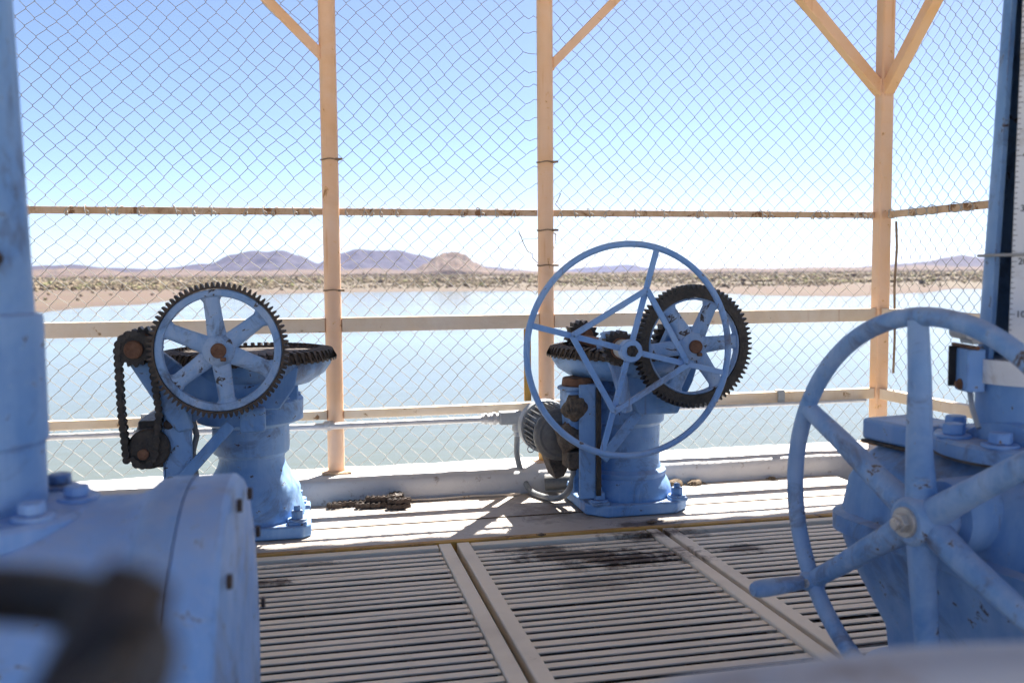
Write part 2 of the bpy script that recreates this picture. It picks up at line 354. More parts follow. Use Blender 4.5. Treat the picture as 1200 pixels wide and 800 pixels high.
# ---- hills
def pix_az(px): return PSI+math.atan((px-600)/F_PX)
def hill_mat(name, c1, c2, c3, sc_):
    m, t, b = nmat(name); pos = N(t, 'NewGeometry').outputs['Position']
    base = mix(t, ramp(t, noi(t, pos, sc_, 6, 0.75), [(0.4, 0.0), (0.6, 1.0)]), c1, c2)
    base = mix(t, ramp(t, noi(t, pos, sc_*9, 5, 0.8), [(0.46, 0.0), (0.56, 0.9)]), base, c3)
    t.links.new(base, b.inputs['Base Color']); b.inputs['Roughness'].default_value = 0.95
    bump(t, b, noi(t, pos, sc_*4, 6, 0.7), 0.8, 6.0); return m
MT['hill_far'] = hill_mat('haze tinted hill', (0.024, 0.016, 0.026), (0.036, 0.024, 0.036), (0.012, 0.010, 0.018), 0.004)  # violet of the distance haze is put into the hill colour
MT['hill_near'] = hill_mat('tan rocky hill', (0.095, 0.055, 0.036), (0.135, 0.085, 0.055), (0.026, 0.021, 0.017), 0.012)
def hill(profile, dist, depth, mat, rough=0.26, seed=0, cols=150, rows=44):
    """profile: (pixel x, pixels above the horizon) along the ridge; a real ridge of that outline at its distance"""
    vs = []; fs = []
    x0, x1 = profile[0][0], profile[-1][0]
    def hp(px):
        for (a, h0), (b_, h1) in zip(profile, profile[1:]):
            if a <= px <= b_:
                k = (px-a)/(b_-a); k = k*k*(3-2*k); return h0+(h1-h0)*k
        return 0
    for i in range(cols+1):
        px = x0+(x1-x0)*i/cols; az = pix_az(px); top = hp(px)/F_PX*dist+CAM_H
        for j in range(rows+1):
            v = -1+2*j/rows; d = dist+v*depth
            prof = max(0, 1-abs(v))**0.85
            x, y = d*math.sin(az), d*math.cos(az)
            gul = abs(noise.noise(Vector((x/(depth*0.16)+seed, y/(depth*0.5), seed))))
            h = top*prof*(1+rough*(fbm(x/(depth*0.35)+seed, y/(depth*0.35), 6))*(0.30+1.7*abs(v))-0.35*gul*min(1, 2.5*abs(v)))
            vs.append((x, y, -22+max(0, h)+22*min(1, prof*6)))
    for i in range(cols):
        for j in range(rows):
            k = i*(rows+1)+j; fs.append((k, k+1, k+rows+2, k+rows+1))
    return structure(MB().add(vs, fs).build('hill', mat, ang=70))
hill([(-120, 3), (0, 7), (60, 12), (90, 13), (130, 9), (200, 7), (260, 4), (330, 0)], 5200, 700, 'hill_far', seed=1)
hill([(150, 0), (200, 9), (245, 13), (275, 24), (300, 28), (330, 28), (352, 22), (375, 13), (410, 9), (470, 0)], 6500, 800, 'hill_far', seed=2)
hill([(330, 0), (372, 12), (398, 24), (420, 29), (445, 26), (470, 26), (490, 22), (520, 16), (560, 8), (640, 2), (700, 0)], 6900, 800, 'hill_far', seed=3)
hill([(470, 0), (486, 5), (500, 12), (513, 20), (522, 24), (534, 25), (545, 22), (558, 13), (572, 6), (590, 3), (640, 2), (700, 0)], 2600, 200, 'hill_near', 0.22, seed=4)
hill([(-120, 4), (-20, 5), (50, 8), (85, 9), (120, 8), (150, 4), (185, 6), (215, 7), (250, 5), (300, 5), (360, 6), (400, 5), (440, 7), (475, 4), (520, 0)], 2900, 260, 'hill_near', 0.3, seed=7)
hill([(700, 0), (780, 2), (860, 4), (900, 3), (960, 4), (1040, 3), (1080, 5), (1130, 3), (1250, 4), (1330, 0)], 2700, 240, 'hill_near', 0.3, seed=8)
hill([(640, 0), (690, 6), (715, 8), (735, 9), (760, 5), (830, 3), (900, 0)], 11000, 700, 'hill_far', seed=5)
hill([(960, 0), (1030, 5), (1060, 7), (1085, 9), (1110, 13), (1125, 15), (1150, 12), (1190, 10), (1300, 12), (1400, 0)], 5600, 700, 'hill_far', seed=6)

# ---- scrub along the far shore (uncountable, one mass)
def scrub_mat():
    m, t, b = nmat('desert scrub'); pos = N(t, 'NewGeometry').outputs['Position']
    base = mix(t, ramp(t, noi(t, pos, 0.035, 4, 0.7), [(0.35, 0.0), (0.65, 1.0)]), (0.20, 0.165, 0.085), (0.25, 0.185, 0.115))
    base = mix(t, ramp(t, noi(t, pos, 0.05, 2), [(0.56, 0.0), (0.62, 0.9)]), base, (0.20, 0.235, 0.06))
    base = mix(t, ramp(t, noi(t, pos, 0.9, 3), [(0.4, 0.0), (0.62, 0.8)]), base, (0.22, 0.155, 0.10))
    t.links.new(base, b.inputs['Base Color']); b.inputs['Roughness'].default_value = 0.9; return m
ico = bmesh.new(); bmesh.ops.create_icosphere(ico, subdivisions=1, radius=1.0)
iv = [v.co.copy() for v in ico.verts]; jf = [tuple(v.index for v in f.verts) for f in ico.faces]; ico.free()
mb = MB(); cnt = 0
while cnt < 32000:
    a = rnd.uniform(-24, 52); e = 90+1900*rnd.random()**1.5
    d = shore(a)+e
    if d < 700+60*noise.noise(Vector((a*0.5, 0, 0))) and rnd.random() < 0.93: continue
    if e < 260 and rnd.random() < 0.95-(e-90)/200: continue
    x, y = d*math.sin(R(a)), d*math.cos(R(a))
    if fbm(x/110, y/110, 3) < -0.1 and rnd.random() < 0.75: continue
    z = ground_z(x, y); s = rnd.uniform(0.35, 1.0) if e < 300 else rnd.uniform(0.5, 1.5)
    if rnd.random() < 0.06: s *= 1.9
    q = [Vector((p.x*s*1.25, p.y*s*1.25, (p.z+0.75)*s*0.95))*rnd.uniform(0.62, 1.3) for p in iv]
    mb.add([(x+p.x, y+p.y, z+p.z) for p in q], jf); cnt += 1
o = mb.build('scrub', scrub_mat(), smooth=False); o['kind'] = 'stuff'; o['label'] = 'olive and tan desert scrub along the far shore'; o['category'] = 'scrub'

# ---- air
hz, t, b = nmat('hazy air'); t.nodes.remove(b)
pv = N(t, 'VolumePrincipled'); pv.inputs['Color'].default_value = (0.26, 0.40, 1.0, 1); pv.inputs['Density'].default_value = 1.7e-5; pv.inputs['Anisotropy'].default_value = 0.3
t.links.new(pv.outputs[0], t.nodes['Material Output'].inputs['Volume'])
o = MB().box((0, 0, 95), (27000, 27000, 250)).build('haze', hz, smooth=False); o['kind'] = 'stuff'; o['label'] = 'thin pale blue haze over the lake and hills'

# ---- intake tower below the deck, deck strip, kerb
X_L, X_R, Y_F, Y_B = -2.35, 2.62, 3.80, -1.9
mb = MB()
mb.box(((X_L+X_R)/2, 3.66, -6.62), (X_R-X_L, 0.30, 13.0)); mb.box(((X_L+X_R)/2, Y_B, -6.62), (X_R-X_L, 0.30, 13.0))
ly = 3.66-0.15-(Y_B+0.15)
mb.box((X_L+0.15, Y_B+0.15+ly/2, -6.62), (0.30, ly-0.006, 13.0)); mb.box((X_R-0.15, Y_B+0.15+ly/2, -6.62), (0.30, ly-0.006, 13.0))
mb.box(((X_L+X_R)/2, Y_B+0.15+ly/2, -2.4), (X_R-X_L-0.62, ly-0.02, 0.2))
tw = thing('intake_tower', 'concrete tower rising from the lake below the deck', 'tower', (0, 0, 0))
mb.build('tower_wall', 'concrete', tw, 0.01)
structure(MB().box((0.05, 3.211, -0.03), (4.2, 0.57, 0.06)).build('deck_plate', 'deck', None, 0.003))
jt = MB().box((0.05, 3.155, 0.0015), (4.2, 0.0022, 0.004)); j = jt.build('plate_seam', 'debris', bpy.data.objects['deck_plate'])
structure(MB().box((1.0, -12.1, -0.25), (70, 20, 0.4)).build('bounce_slab', 'sand_concrete', None, 0.02))  # unseen slab added behind the camera to bounce sunlight onto the machines
# kerb, with a slightly uneven hand-finished edge
def kerb(name, p0, p1, wd, h, seed):
    p0, p1 = Vector(p0), Vector(p1); d = (p1-p0); L = d.length; d.normalize(); nrm = Vector((-d.y, d.x, 0)); m = int(L/0.03)
    prof = [(-wd/2, -0.10), (-wd/2, h*0.62), (-wd/2+0.006, h*0.9), (-wd/2+0.016, h), (0, h+0.002), (wd/2-0.01, h), (wd/2, h-0.01), (wd/2, -0.10)]
    vs = []; fs = []; k = len(prof)
    for i in range(m+1):
        for a, z in prof:
            q = p0+d*(L*i/m); nz = noise.noise(Vector((i*0.35+seed, a*30, z*30)))*0.0035+noise.noise(Vector((i*0.07+seed, a*9, z*9)))*0.004
            vs.append(q+nrm*(a+nz)+Vector((0, 0, z+(nz if z > 0 else 0))))
    for i in range(m):
        for a in range(k-1): fs.append((i*k+a, i*k+a+1, (i+1)*k+a+1, (i+1)*k+a))
    fs += [tuple(range(k)), tuple(range(m*k+k-1, m*k-1, -1))]
    return structure(MB().add(vs, fs).build(name, 'kerb', None, 0, 50))
kerb('kerb', (-2.3, 3.635, 0), (2.60, 3.635, 0), 0.29, 0.082, 1.0)
kerb('kerb', (2.46, 3.48, 0), (2.46, -1.7, 0), 0.28, 0.080, 5.0)
structure(MB().box((2.215, 0.59, -0.031), (0.21, 4.66, 0.06)).build('side_deck_plate', 'deck', None, 0.003))
# worn yellow edge angle of the deck strip
tag(MB().box((0.05, 2.908, -0.020), (4.2, 0.028, 0.046)).build('edge_angle', 'yellow', None, 0.002), 'worn yellow steel edge strip between white deck and grating', 'edging')

# ---- slatted gratings
PITCH, SLW = 0.0415, 0.0240
def grating(x0, x1, y0, y1, label, detail=True):
    g = thing('grating_panel', label, 'grating', (x0, y0, -0.006), 0, 'slatted gratings of the deck')
    L, W = x1-x0, y1-y0; fwid = 0.042
    for xx in (fwid/2, L-fwid/2): MB().box((xx, W/2, -0.012), (fwid-0.002, W, 0.036)).build('frame_bar', 'slat', g, 0.003)
    for yy in (0.018, W-0.018): MB().box((L/2, yy, -0.013), (L-2*fwid-0.004, 0.034, 0.034)).build('end_bar', 'slat', g, 0.003)
    for xx in (L*0.34, L*0.67): MB().box((xx, W/2, -0.066), (0.012, W-0.08, 0.10)).build('support_bar', 'darkrust', g)
    nsl = int((W-0.09)/PITCH); p = (W-0.072)/(nsl+1)
    me = None
    for k in range(nsl):
        y = 0.036+p*(k+1)
        if me is None:
            o = MB().box((L/2, 0, -0.004), (L-2*fwid-0.002, SLW, 0.0045)).build('slat', 'slat', g, 0.0012); me = o.data
        else: o = link('slat', me, g, 0.0012)
        o.location = (0, y+rnd.uniform(-0.002, 0.002), rnd.uniform(-0.002, 0.0015)); o.rotation_euler = (rnd.uniform(-0.05, 0.05), rnd.uniform(-0.0012, 0.0012), rnd.uniform(-0.0035, 0.0035))
    return g
xs = [-0.94, -0.245, 0.452, 1.145, 1.84]
g_lab = ['slatted grating panel in front of the chain hoist, hidden behind the left gearbox', 'slatted grating panel with rust spots beside the round gearbox cover',
         'slatted grating panel with the dark oil stain in front of the handwheel hoist', 'slatted grating panel behind the large blue handwheel at right']
for i in range(4): grating(xs[i]+0.008, xs[i+1]-0.008, 1.775, 2.892, g_lab[i])
g_lab2 = ['slatted grating panel under the left gearbox pipe', 'slatted grating panel under the round gearbox cover, near row', 'slatted grating panel at the bottom edge of the photo, near row', 'slatted grating panel under the right gearbox']
for i in range(4): grating(xs[i]+0.008, xs[i+1]-0.008, 0.645, 1.762, g_lab2[i])
structure(MB().box((0.6, -0.57, -0.03), (3.02, 2.40, 0.05)).build('rear_deck_plate', 'deck', None, 0.003))
structure(MB().box((-1.50, 0.56, -0.03), (1.10, 4.66, 0.05)).build('left_deck_plate', 'deck', None, 0.003))
tag(MB().box((2.0, 1.77, -0.03), (0.19, 2.24, 0.05)).build('filler_plate', 'deck', None, 0.003), 'narrow pale steel plate between grating and side kerb', 'plate')
for x in xs + [2.1]: tag(MB().box((x, 1.0, -0.16), (0.05, 5.2, 0.14)).build('deck_beam', 'darkrust', None), 'dark steel beam under the deck gratings', 'beam', 'beams under the deck')

# ================================================================== FENCE
PY = 3.68
def post(x, label, braces, square=False, y=PY, bands=(), ztop=3.15):
    p = thing('canopy_post', label, 'post', (x, y, 0.075), 0, 'steel posts of the fence')
    mb = MB(); H = ztop-0.075
    if square: mb.box((0, 0, H/2), (0.060, 0.060, H)); mb.build('shaft', 'cream', p, 0.010, seg=4)
    else: mb.cyl((0, 0, 0), (0, 0, H), 0.032, n=28); mb.build('shaft', 'cream', p)
    for (dx, dy, z0, w_) in braces:
        Lb = 1.5; d = Vector((dx, dy, 0)); s = d*0.018
        MB().bar((s.x, s.y, z0-0.075), (s.x+dx*Lb, s.y+dy*Lb, z0-0.075+Lb*1.0), w_, w_, (d.y, d.x, 0)).build('brace', 'cream', p, 0.003)
        q0 = d*0.033; hh = w_*0.72; side = Vector((-d.y, d.x, 0))
        MB().tube([q0+side*(w_*0.52*a_)+Vector((0, 0, z0-0.075+0.015+hh*c_+0.002*math.sin(7*a_+5*c_))) for a_, c_ in ((-1, 1), (-0.9, 0), (-1, -0.6), (-0.5, -0.95), (0, -1), (0.5, -0.95), (1, -0.6), (0.9, 0), (1, 1))], 0.0042, 7).build('weld_bead', 'cream', p)
    MB().box((0, 0, 0.010), (0.11, 0.11, 0.008)).build('foot_plate', 'rail_rust', p, 0.002)
    for z in bands:
        mb = MB(); mb.tube([(0.0345*math.cos(a), 0.0345*math.sin(a), z-0.075+0.002*math.sin(3*a)) for a in [2*math.pi*k/20 for k in range(20)]], 0.003, 6, True)
        mb.cyl((0.02, -0.030, z-0.075), (0.044, -0.036, z-0.075), 0.0045, n=8); mb.build('wire_band', 'wire_rust', p)
    return p
post(0.117, 'round cream steel post right of the chain hoist, brace rising to the left', [(-1, 0, 1.67, 0.034)], bands=(1.285, 0.79))
post(0.965, 'round cream steel post behind the handwheel hoist, brace rising to the right', [(1, 0, 1.665, 0.034)], bands=(1.29, 1.02, 0.88))
post(2.485, 'square orange cream corner post with two braces in a Y', [(-1, 0, 1.62, 0.048), (0, -1, 1.62, 0.048)], True)
# yellow foot of the middle post
MB().cyl((0, 0, 0.004), (0, 0, 0.085), 0.0335, n=28).build('foot_sleeve', 'yellow', bpy.data.objects['canopy_post.001'])

def rail(name, p0, p1, h, th, mat, label, side=(0, 1, 0), clips=0, cat='rail'):
    o = MB().bar(p0, p1, h, th, side).build(name, mat, None, 0.002); return tag(o, label, cat)
# main fence: rails butt against the posts
XA = -2.2
seg = [(XA, 0.085), (0.149, 0.933), (0.997, 2.455)]
mid_l = ['flat beige mid rail left of the round post, behind the chain hoist', 'flat beige mid rail between the two round posts', 'flat beige mid rail between handwheel hoist and corner post']
low_l = ['beige low rail behind the chain hoist', 'beige low rail between the two round posts', 'beige low rail between handwheel hoist and corner post']
top_l = ['thin rusty upper rail at the left with wire ties', 'thin rusty upper rail between the two round posts', 'thin upper rail left of the corner post']
for i, (a, b_) in enumerate(seg):
    rail('mid_rail', (a, PY, 0.656), (b_, PY, 0.656), 0.056, 0.03, 'rail', mid_l[i])
    rail('low_rail', (a, PY, 0.309), (b_, PY, 0.309), 0.046 if i == 2 else 0.034, 0.034, 'rail', low_l[i])
    r_ = thing('upper_rail', top_l[i], 'rail', (a, PY, 1.09))
    MB().bar((0, 0.012, 0), (b_-a, 0.012, 0), 0.026, 0.012, (0, 1, 0)).build('bar', 'rail_rust', r_, 0.002)
    k = 0.03; me = None
    while k < b_-a-0.02:
        if me is None:
            mb = MB(); mb.tube([(0.006*math.sin(q*1.3), 0.012+0.02*math.cos(q), 0.019*math.sin(q)) for q in [2*math.pi*i_/12 for i_ in range(12)]], 0.0022, 5, True)
            mb.tube([(0, -0.008, 0.0), (0.006, -0.014, -0.008), (0.004, -0.012, -0.02)], 0.002, 5)
            o = mb.build('tie_wire', 'galv', r_); me = o.data
        else: o = link('tie_wire', me, r_)
        o.location = (k, 0, 0); o.rotation_euler = (0, rnd.uniform(-0.5, 0.5), rnd.uniform(-0.6, 0.6)); k += rnd.choice((0.068, 0.068, 0.136, 0.034))*rnd.uniform(0.9, 1.1)
tag(MB().box((0.885, PY-0.004, 0.4795), (0.028, 0.012, 0.293)).build('upright_strap', 'yellow', None, 0.002), 'short tan flat upright between low and mid rail beside the post', 'strap')
# side fence coming forward from the corner post
PXR = 2.485
rail('side_mid_rail', (PXR, PY-0.032, 0.656), (PXR, -1.6, 0.656), 0.056, 0.03, 'rail', 'flat mid rail of the side fence behind the right handwheel', (1, 0, 0))
rail('side_low_rail', (PXR, PY-0.032, 0.309), (PXR, -1.6, 0.309), 0.046, 0.034, 'rail', 'low rail of the side fence right of the corner post', (1, 0, 0))
r_ = thing('side_upper_rail', 'thin upper rail right of the corner post with wire ties', 'rail', (PXR, PY-0.032, 1.09))
MB().bar((0.012, 0, 0), (0.012, -5.2, 0), 0.030, 0.012, (1, 0, 0)).build('bar', 'rail_rust', r_, 0.002)
me = bpy.data.objects['tie_wire'].data; k = 0.05
while k < 2.2:
    o = link('tie_wire', me, r_); o.location = (0, -k, 0); o.rotation_euler = (0, 0, R(90)+rnd.uniform(-0.5, 0.5)); k += rnd.choice((0.068, 0.136))
tag(MB().tube([(PXR+0.036, PY-0.05, 1.06), (PXR+0.041, PY-0.052, 0.95), (PXR+0.036, PY-0.048, 0.78), (PXR+0.041, PY-0.05, 0.55), (PXR+0.038, PY-0.05, 0.40)], 0.005, 6).build('hanging_rod', 'wire_rust', None), 'thin rusty rod hanging down the right side of the corner post', 'rod')

# chain link: every zig-zag wire is its own piece
CW = 0.0685
def mesh_panel(name, label, o0, u, nrm, L, z0, z1, seed, skip=()):
    p = thing(name, label, 'fence', o0, 0, 'chain link fence panels'); u = Vector(u); nrm = Vector(nrm)
    nw = int(L/(CW/2)); nr = int((z1-z0)/(CW/2))
    def node(a, b):
        x = a*CW/2; z = z0+b*CW/2
        wx = 0.020*noise.noise(Vector((x*1.7+seed, z*1.7, 0)))+0.010*noise.noise(Vector((x*9+seed, z*9, 5)))
        wz = 0.020*noise.noise(Vector((x*1.5+seed, z*1.5, 9)))+0.010*noise.noise(Vector((x*8+seed, z*8, 2)))
        wn = 0.012*noise.noise(Vector((x*1.2+seed, z*1.2, 4)))
        return Vector((0, 0, z+wz-o0[2]))+u*(x+wx)+nrm*wn
    for i in range(nw):
        pts = []; e = 0.12
        q = [(node(i+((b+i) % 2), b), (b+i) % 2) for b in range(nr+1)]
        for b in range(len(q)):
            c, s_ = q[b]; inn = -1 if s_ else 1      # towards the wire's own middle
            c = c+u*(-inn*0.0022)
            wv = nrm*(0.0026*(1 if s_ else -1))
            if b > 0: pts.append(c+(q[b-1][0]-c)*e+wv*0.4)
            pts.append(c+wv+u*inn*0.0018)
            if b < len(q)-1: pts.append(c+(q[b+1][0]-c)*e+wv*0.4)
        MB().tube(pts, 0.00115, 4, cap=False).build('wire', 'galv', p, ang=80)
    return p, node
mesh_panel('chain_link_panel', 'chain link mesh left of the round post beside the blue pipe', (-1.62, PY+0.042, 0.0), (1, 0, 0), (0, 1, 0), 1.735, 0.09, 2.6, 0.0)
pA, nodeA = mesh_panel('chain_link_panel', 'chain link mesh between the two round posts, torn from its right post', (0.13, PY+0.040, 0.0), (1, 0, 0), (0, 1, 0), 0.765, 0.09, 2.5, 11.0)
mesh_panel('chain_link_panel', 'chain link mesh between handwheel hoist and corner post', (0.975, PY+0.044, 0.0), (1, 0, 0), (0, 1, 0), 1.53, 0.09, 2.5, 23.0)
mesh_panel('chain_link_panel', 'chain link mesh of the side fence right of the corner post', (PXR+0.042, PY, 0.0), (0, -1, 0), (1, 0, 0), 2.4, 0.09, 2.5, 37.0)
# loose tie wires pulling the torn mesh edge to the middle post
nw = int(0.765/(CW/2)); me = None
for b in range(26, 70, 2):
    if rnd.random() < 0.15: continue
    a = nw if (nw+b) % 2 == 0 else nw-1
    s0 = nodeA(a, b); e0 = Vector((0.965-0.13-0.034, -0.05, s0.z+rnd.uniform(-0.02, 0.03)))
    MB().tube([s0, s0.lerp(e0, 0.4)+Vector((0, 0, rnd.uniform(-0.012, 0.006))), s0.lerp(e0, 0.75)+Vector((0, 0, rnd.uniform(-0.006, 0.01))), e0], 0.0013, 4).build('tie_strand', 'galv', pA)
def squiggle(p, n, s, d): 
    pts = [Vector(p)]
    for i in range(n): pts.append(pts[-1]+Vector((rnd.uniform(-s, s)+d[0], rnd.uniform(-s, s)*0.3, rnd.uniform(-s, s)+d[1])))
    return pts
for (x, z, n_, d) in ((0.86, 1.02, 7, (0.012, -0.03)), (1.03, 1.17, 8, (0.004, -0.012)), (0.90, 0.80, 5, (0.010, 0.006)), (1.01, 0.97, 6, (0.0, 0.012))):
    tag(MB().tube(squiggle((x, PY+0.03, z), n_, 0.022, d), 0.0018, 5).build('loose_wire', 'wire_rust', None), {0.86: 'broken curl of wire left of the middle post below the upper rail', 1.03: 'twisted wire loop right of the middle post above the upper rail', 0.90: 'short bent wire hooked left of the middle post', 1.01: 'bent wire right of the middle post below the upper rail'}[x], 'wire')

# conduit along the low rail
cd = thing('conduit', 'silver electrical conduit clipped below the low rail', 'conduit', (0, 3.618, 0.275))
MB().tube([(-2.1, 0.012, 0), (-0.52, 0.010, 0.0), (0.1, 0.004, -0.002), (0.76, 0, 0)], 0.0125, 14).build('pipe', 'conduit', cd)
for x, r in ((-0.545, 0.021), (0.70, 0.019), (0.735, 0.022), (0.09, 0.017)):
    mb = MB(); mb.cyl((x-0.018, 0.006, 0), (x+0.018, 0.006, 0), r, n=14); mb.cyl((x-0.006, 0.006, 0), (x+0.006, 0.006, 0), r*1.25, n=6); mb.build('coupling', 'conduit', cd, 0.001)
MB().box((0.80, 0, 0.002), (0.095, 0.05, 0.052)).cyl((0.827, 0, -0.055), (0.827, 0, -0.02), 0.020, n=18).cyl((0.827, 0, -0.075), (0.827, 0, -0.05), 0.016, n=8).build('junction_box', 'fitting', cd, 0.008, seg=3)
tag(MB().tube([(0.89, 3.64, 0.283), (1.5, 3.645, 0.282), (2.4, 3.645, 0.283)], 0.008, 10).build('thin_conduit', 'conduit', None), 'thin silver conduit under the low rail right of the hoist', 'conduit')
for x, lab in ((-0.575, 'small square bracket on the low rail left of the chain hoist'), (2.0, 'small grey strap clip on the low rail near the corner post')):
    tag(MB().box((x, PY-0.024, 0.31), (0.030, 0.010, 0.062)).box((x, PY-0.004, 0.334), (0.030, 0.03, 0.010)).build('rail_clip', 'fitting', None, 0.001), lab, 'clip')

# roof overhead (keeps the platform in shade)
rf = thing('canopy_roof', 'corrugated roof overhead shading the platform', 'roof', (0.3, 1.2, 3.2))
vs = []; fs = []; y0, y1 = -0.3, 3.75; nx = 240
for i in range(nx+1):
    x = -3.6+7.2*i/nx; z = 0.012*math.sin(i*2*math.pi/6)+0.03; vs += [(x, y0, z), (x, y1, z)]
fs = [(2*i, 2*i+2, 2*i+3, 2*i+1) for i in range(nx)]
MB().add(vs, fs).build('roof_sheet', 'roof', rf)
for y in (2.48, 0.0): MB().box((0, y, -0.03), (7.0, 0.07, 0.09)).build('roof_beam', 'cream', rf, 0.004)
for x in (-2.6, 2.185): MB().box((x, 1.65, -0.035), (0.07, 3.6, 0.08)).build('roof_purlin', 'cream', rf, 0.004)

# ================================================================== MACHINES
def tooth_ring(n, r_in, r_root, r_tip, y0, y1):
    vs = []; fs = []; m = 4*n
    for y in (y0, y1):
        for k in range(n):
            for f_, r in ((0.0, r_root), (0.22, r_tip), (0.50, r_tip), (0.72, r_root)):
                a = 2*math.pi*(k+f_)/n; vs.append((r*math.cos(a), y, r*math.sin(a)))
        vs += [(r_in*math.cos(2*math.pi*k/m), y, r_in*math.sin(2*math.pi*k/m)) for k in range(m)]
    o = 2*m
    for k in range(m):
        j = (k+1) % m
        fs += [(k, j, m+j, m+k), (o+k, o+m+k, o+m+j, o+j), (k, o+k, o+j, j), (m+k, m+j, o+m+j, o+m+k)]
    return MB().add(vs, fs)
def spur_gear(parent, c, n, R_tip, th, a0, mat, ring_mat, hub_mat, ns=6, dark=0.006, rw=0.024):
    """part spur_gear (toothed ring) > rim, spoke x6, hub, shaft_end"""
    r_root = R_tip-0.014
    g = tooth_ring(n, r_root-dark, r_root, R_tip, -th/2, th/2).build('spur_gear', ring_mat, parent, ang=25); g.location = c
    ri = r_root-dark
    prof = [(ri-rw, -th*0.42), (ri-0.001, -th*0.42), (ri-0.001, th*0.42), (ri-rw, th*0.42)]
    m = 96; vs = []; fs = []
    for r, y in prof: vs += [(r*math.cos(2*math.pi*k/m), y, r*math.sin(2*math.pi*k/m)) for k in range(m)]
    for i in range(4):
        j = (i+1) % 4; fs += [(i*m+k, i*m+(k+1) % m, j*m+(k+1) % m, j*m+k) for k in range(m)]
    MB().add(vs, fs).build('rim', mat, g, 0.003)
    for s in range(ns):
        a = a0+2*math.pi*s/ns; d = Vector((math.cos(a), 0, math.sin(a))); q = Vector((-math.sin(a), 0, math.cos(a)))
        vs = []; L0, L1 = 0.030, ri-rw+0.004
        for L, hw in ((L0, 0.0285), (L0+(L1-L0)*0.5, 0.0245), (L1-0.018, 0.0235), (L1, 0.034)):
            vs += [d*L+q*hw+Vector((0, -0.006, 0)), d*L+q*hw*0.62+Vector((0, -0.013, 0)), d*L-q*hw*0.62+Vector((0, -0.013, 0)), d*L-q*hw+Vector((0, -0.006, 0)), d*L-q*hw+Vector((0, 0.009, 0)), d*L+q*hw+Vector((0, 0.009, 0))]
        fs = [(i*6+k, i*6+(k+1) % 6, i*6+6+(k+1) % 6, i*6+6+k) for i in range(3) for k in range(6)]+[(5, 4, 3, 2, 1, 0), (18, 19, 20, 21, 22, 23)]
        MB().add(vs, fs).build('spoke', mat, g, 0.004)
    MB().lathe([(0.0, -0.024), (0.030, -0.024), (0.044, -0.018), (0.050, -0.008), (0.050, 0.02), (0.0, 0.02)], (0, 0, 0), (0, 1, 0), 32).build('hub', mat, g)
    MB().cyl((0, -0.036, 0), (0, 0.24, 0), 0.0225, n=22).box((0.013, -0.030, -0.026), (0.016, 0.014, 0.012)).build('shaft', hub_mat, g, 0.003)
    return g
def sprocket(name, parent, c, n, r, th, mat='grease', hub=0.5, pointed=True):
    vs = []; m = n*2
    mb = MB()
    poly = []
    for k in range(n):
        for f_, rr in ((0.0, r*0.82), (0.35, r), (0.55, r), (0.9, r*0.82)):
            a = 2*math.pi*(k+f_)/n; poly.append((rr*math.cos(a), rr*math.sin(a)))
    mb.prism(poly, -th/2, th/2, XZ)
    o = mb.build(name, mat, parent, 0.0015); o.location = c
    MB().cyl((0, -th/2-0.012, 0), (0, th/2+0.02, 0), r*hub, n=18).build('sprocket_hub', 'rust', o, 0.002)
    return o
def crown_gear(parent, z, Rr, n=64):
    """horizontal bull gear lying in a blue pan"""
    vs = []; fs = []; mb = MB()
    mb.lathe([(Rr-0.055, z-0.034), (Rr-0.012, z-0.034), (Rr-0.012, z-0.010), (Rr-0.052, z-0.004), (Rr-0.056, z-0.012)], n=72)
    for k in range(n):
        a = 2*math.pi*k/n; d = Vector((math.cos(a), math.sin(a), 0)); q = Vector((-math.sin(a), math.cos(a), 0)); hw = math.pi*Rr/n*0.52
        v = [d*r+q*(h*s)+Vector((0, 0, zz)) for r, zz, h in ((Rr-0.054, z-0.006, hw*0.8), (Rr-0.014, z-0.012, hw), (Rr, z-0.026, hw)) for s in (-1, 1)]
        v += [p+Vector((0, 0, 0.012)) if i < 4 else p+Vector((0, 0, -0.010)) for i, p in enumerate(v)]
        mb.add(v, [(6, 8, 9, 7), (8, 10, 11, 9), (0, 6, 7, 1), (2, 0, 1, 3), (0, 2, 8, 6), (1, 7, 9, 3), (2, 4, 10, 8), (3, 9, 11, 5), (4, 5, 11, 10)])
    g = mb.build('bull_gear', 'gear_rust', parent, ang=25)
    MB().lathe([(0.10, z-0.118), (Rr-0.090, z-0.112), (Rr-0.040, z-0.080), (Rr-0.020, z-0.050), (Rr-0.020, z-0.034), (Rr-0.07, z-0.034), (Rr-0.07, z-0.05), (0.06, z-0.05), (0.06, z-0.034), (0.0, z-0.034)], n=64).build('gear_pan', 'blue', g)
    return g
def pedestal(parent, prof, hb, ch, bolts, mat='blue'):
    poly = [(-hb+ch, -hb), (hb-ch, -hb), (hb, -hb+ch), (hb, hb-ch), (hb-ch, hb), (-hb+ch, hb), (-hb, hb-ch), (-hb, -hb+ch)]
    b_ = MB().prism(poly, 0.002, 0.042, lambda u, v, w_: Vector((u, v, w_))).build('base_plate', mat, parent, 0.007, seg=3)
    for sx, sy in ((-1, -1), (1, -1), (1, 1), (-1, 1)):
        q = (sx*(hb-0.045), sy*(hb-0.045), 0.046)
        MB().box((q[0], q[1], 0.046), (0.062, 0.062, 0.014)).build('bolt_pad', mat, b_, 0.005)
        mb = MB(); mb.hexbolt((q[0], q[1], 0.056), (0, 0, 1), 0.021, 0.026, 0.018); mb.build('anchor_bolt', mat, parent, 0.002)
    MB().lathe(prof, n=56).build('column', mat, parent, ang=32)

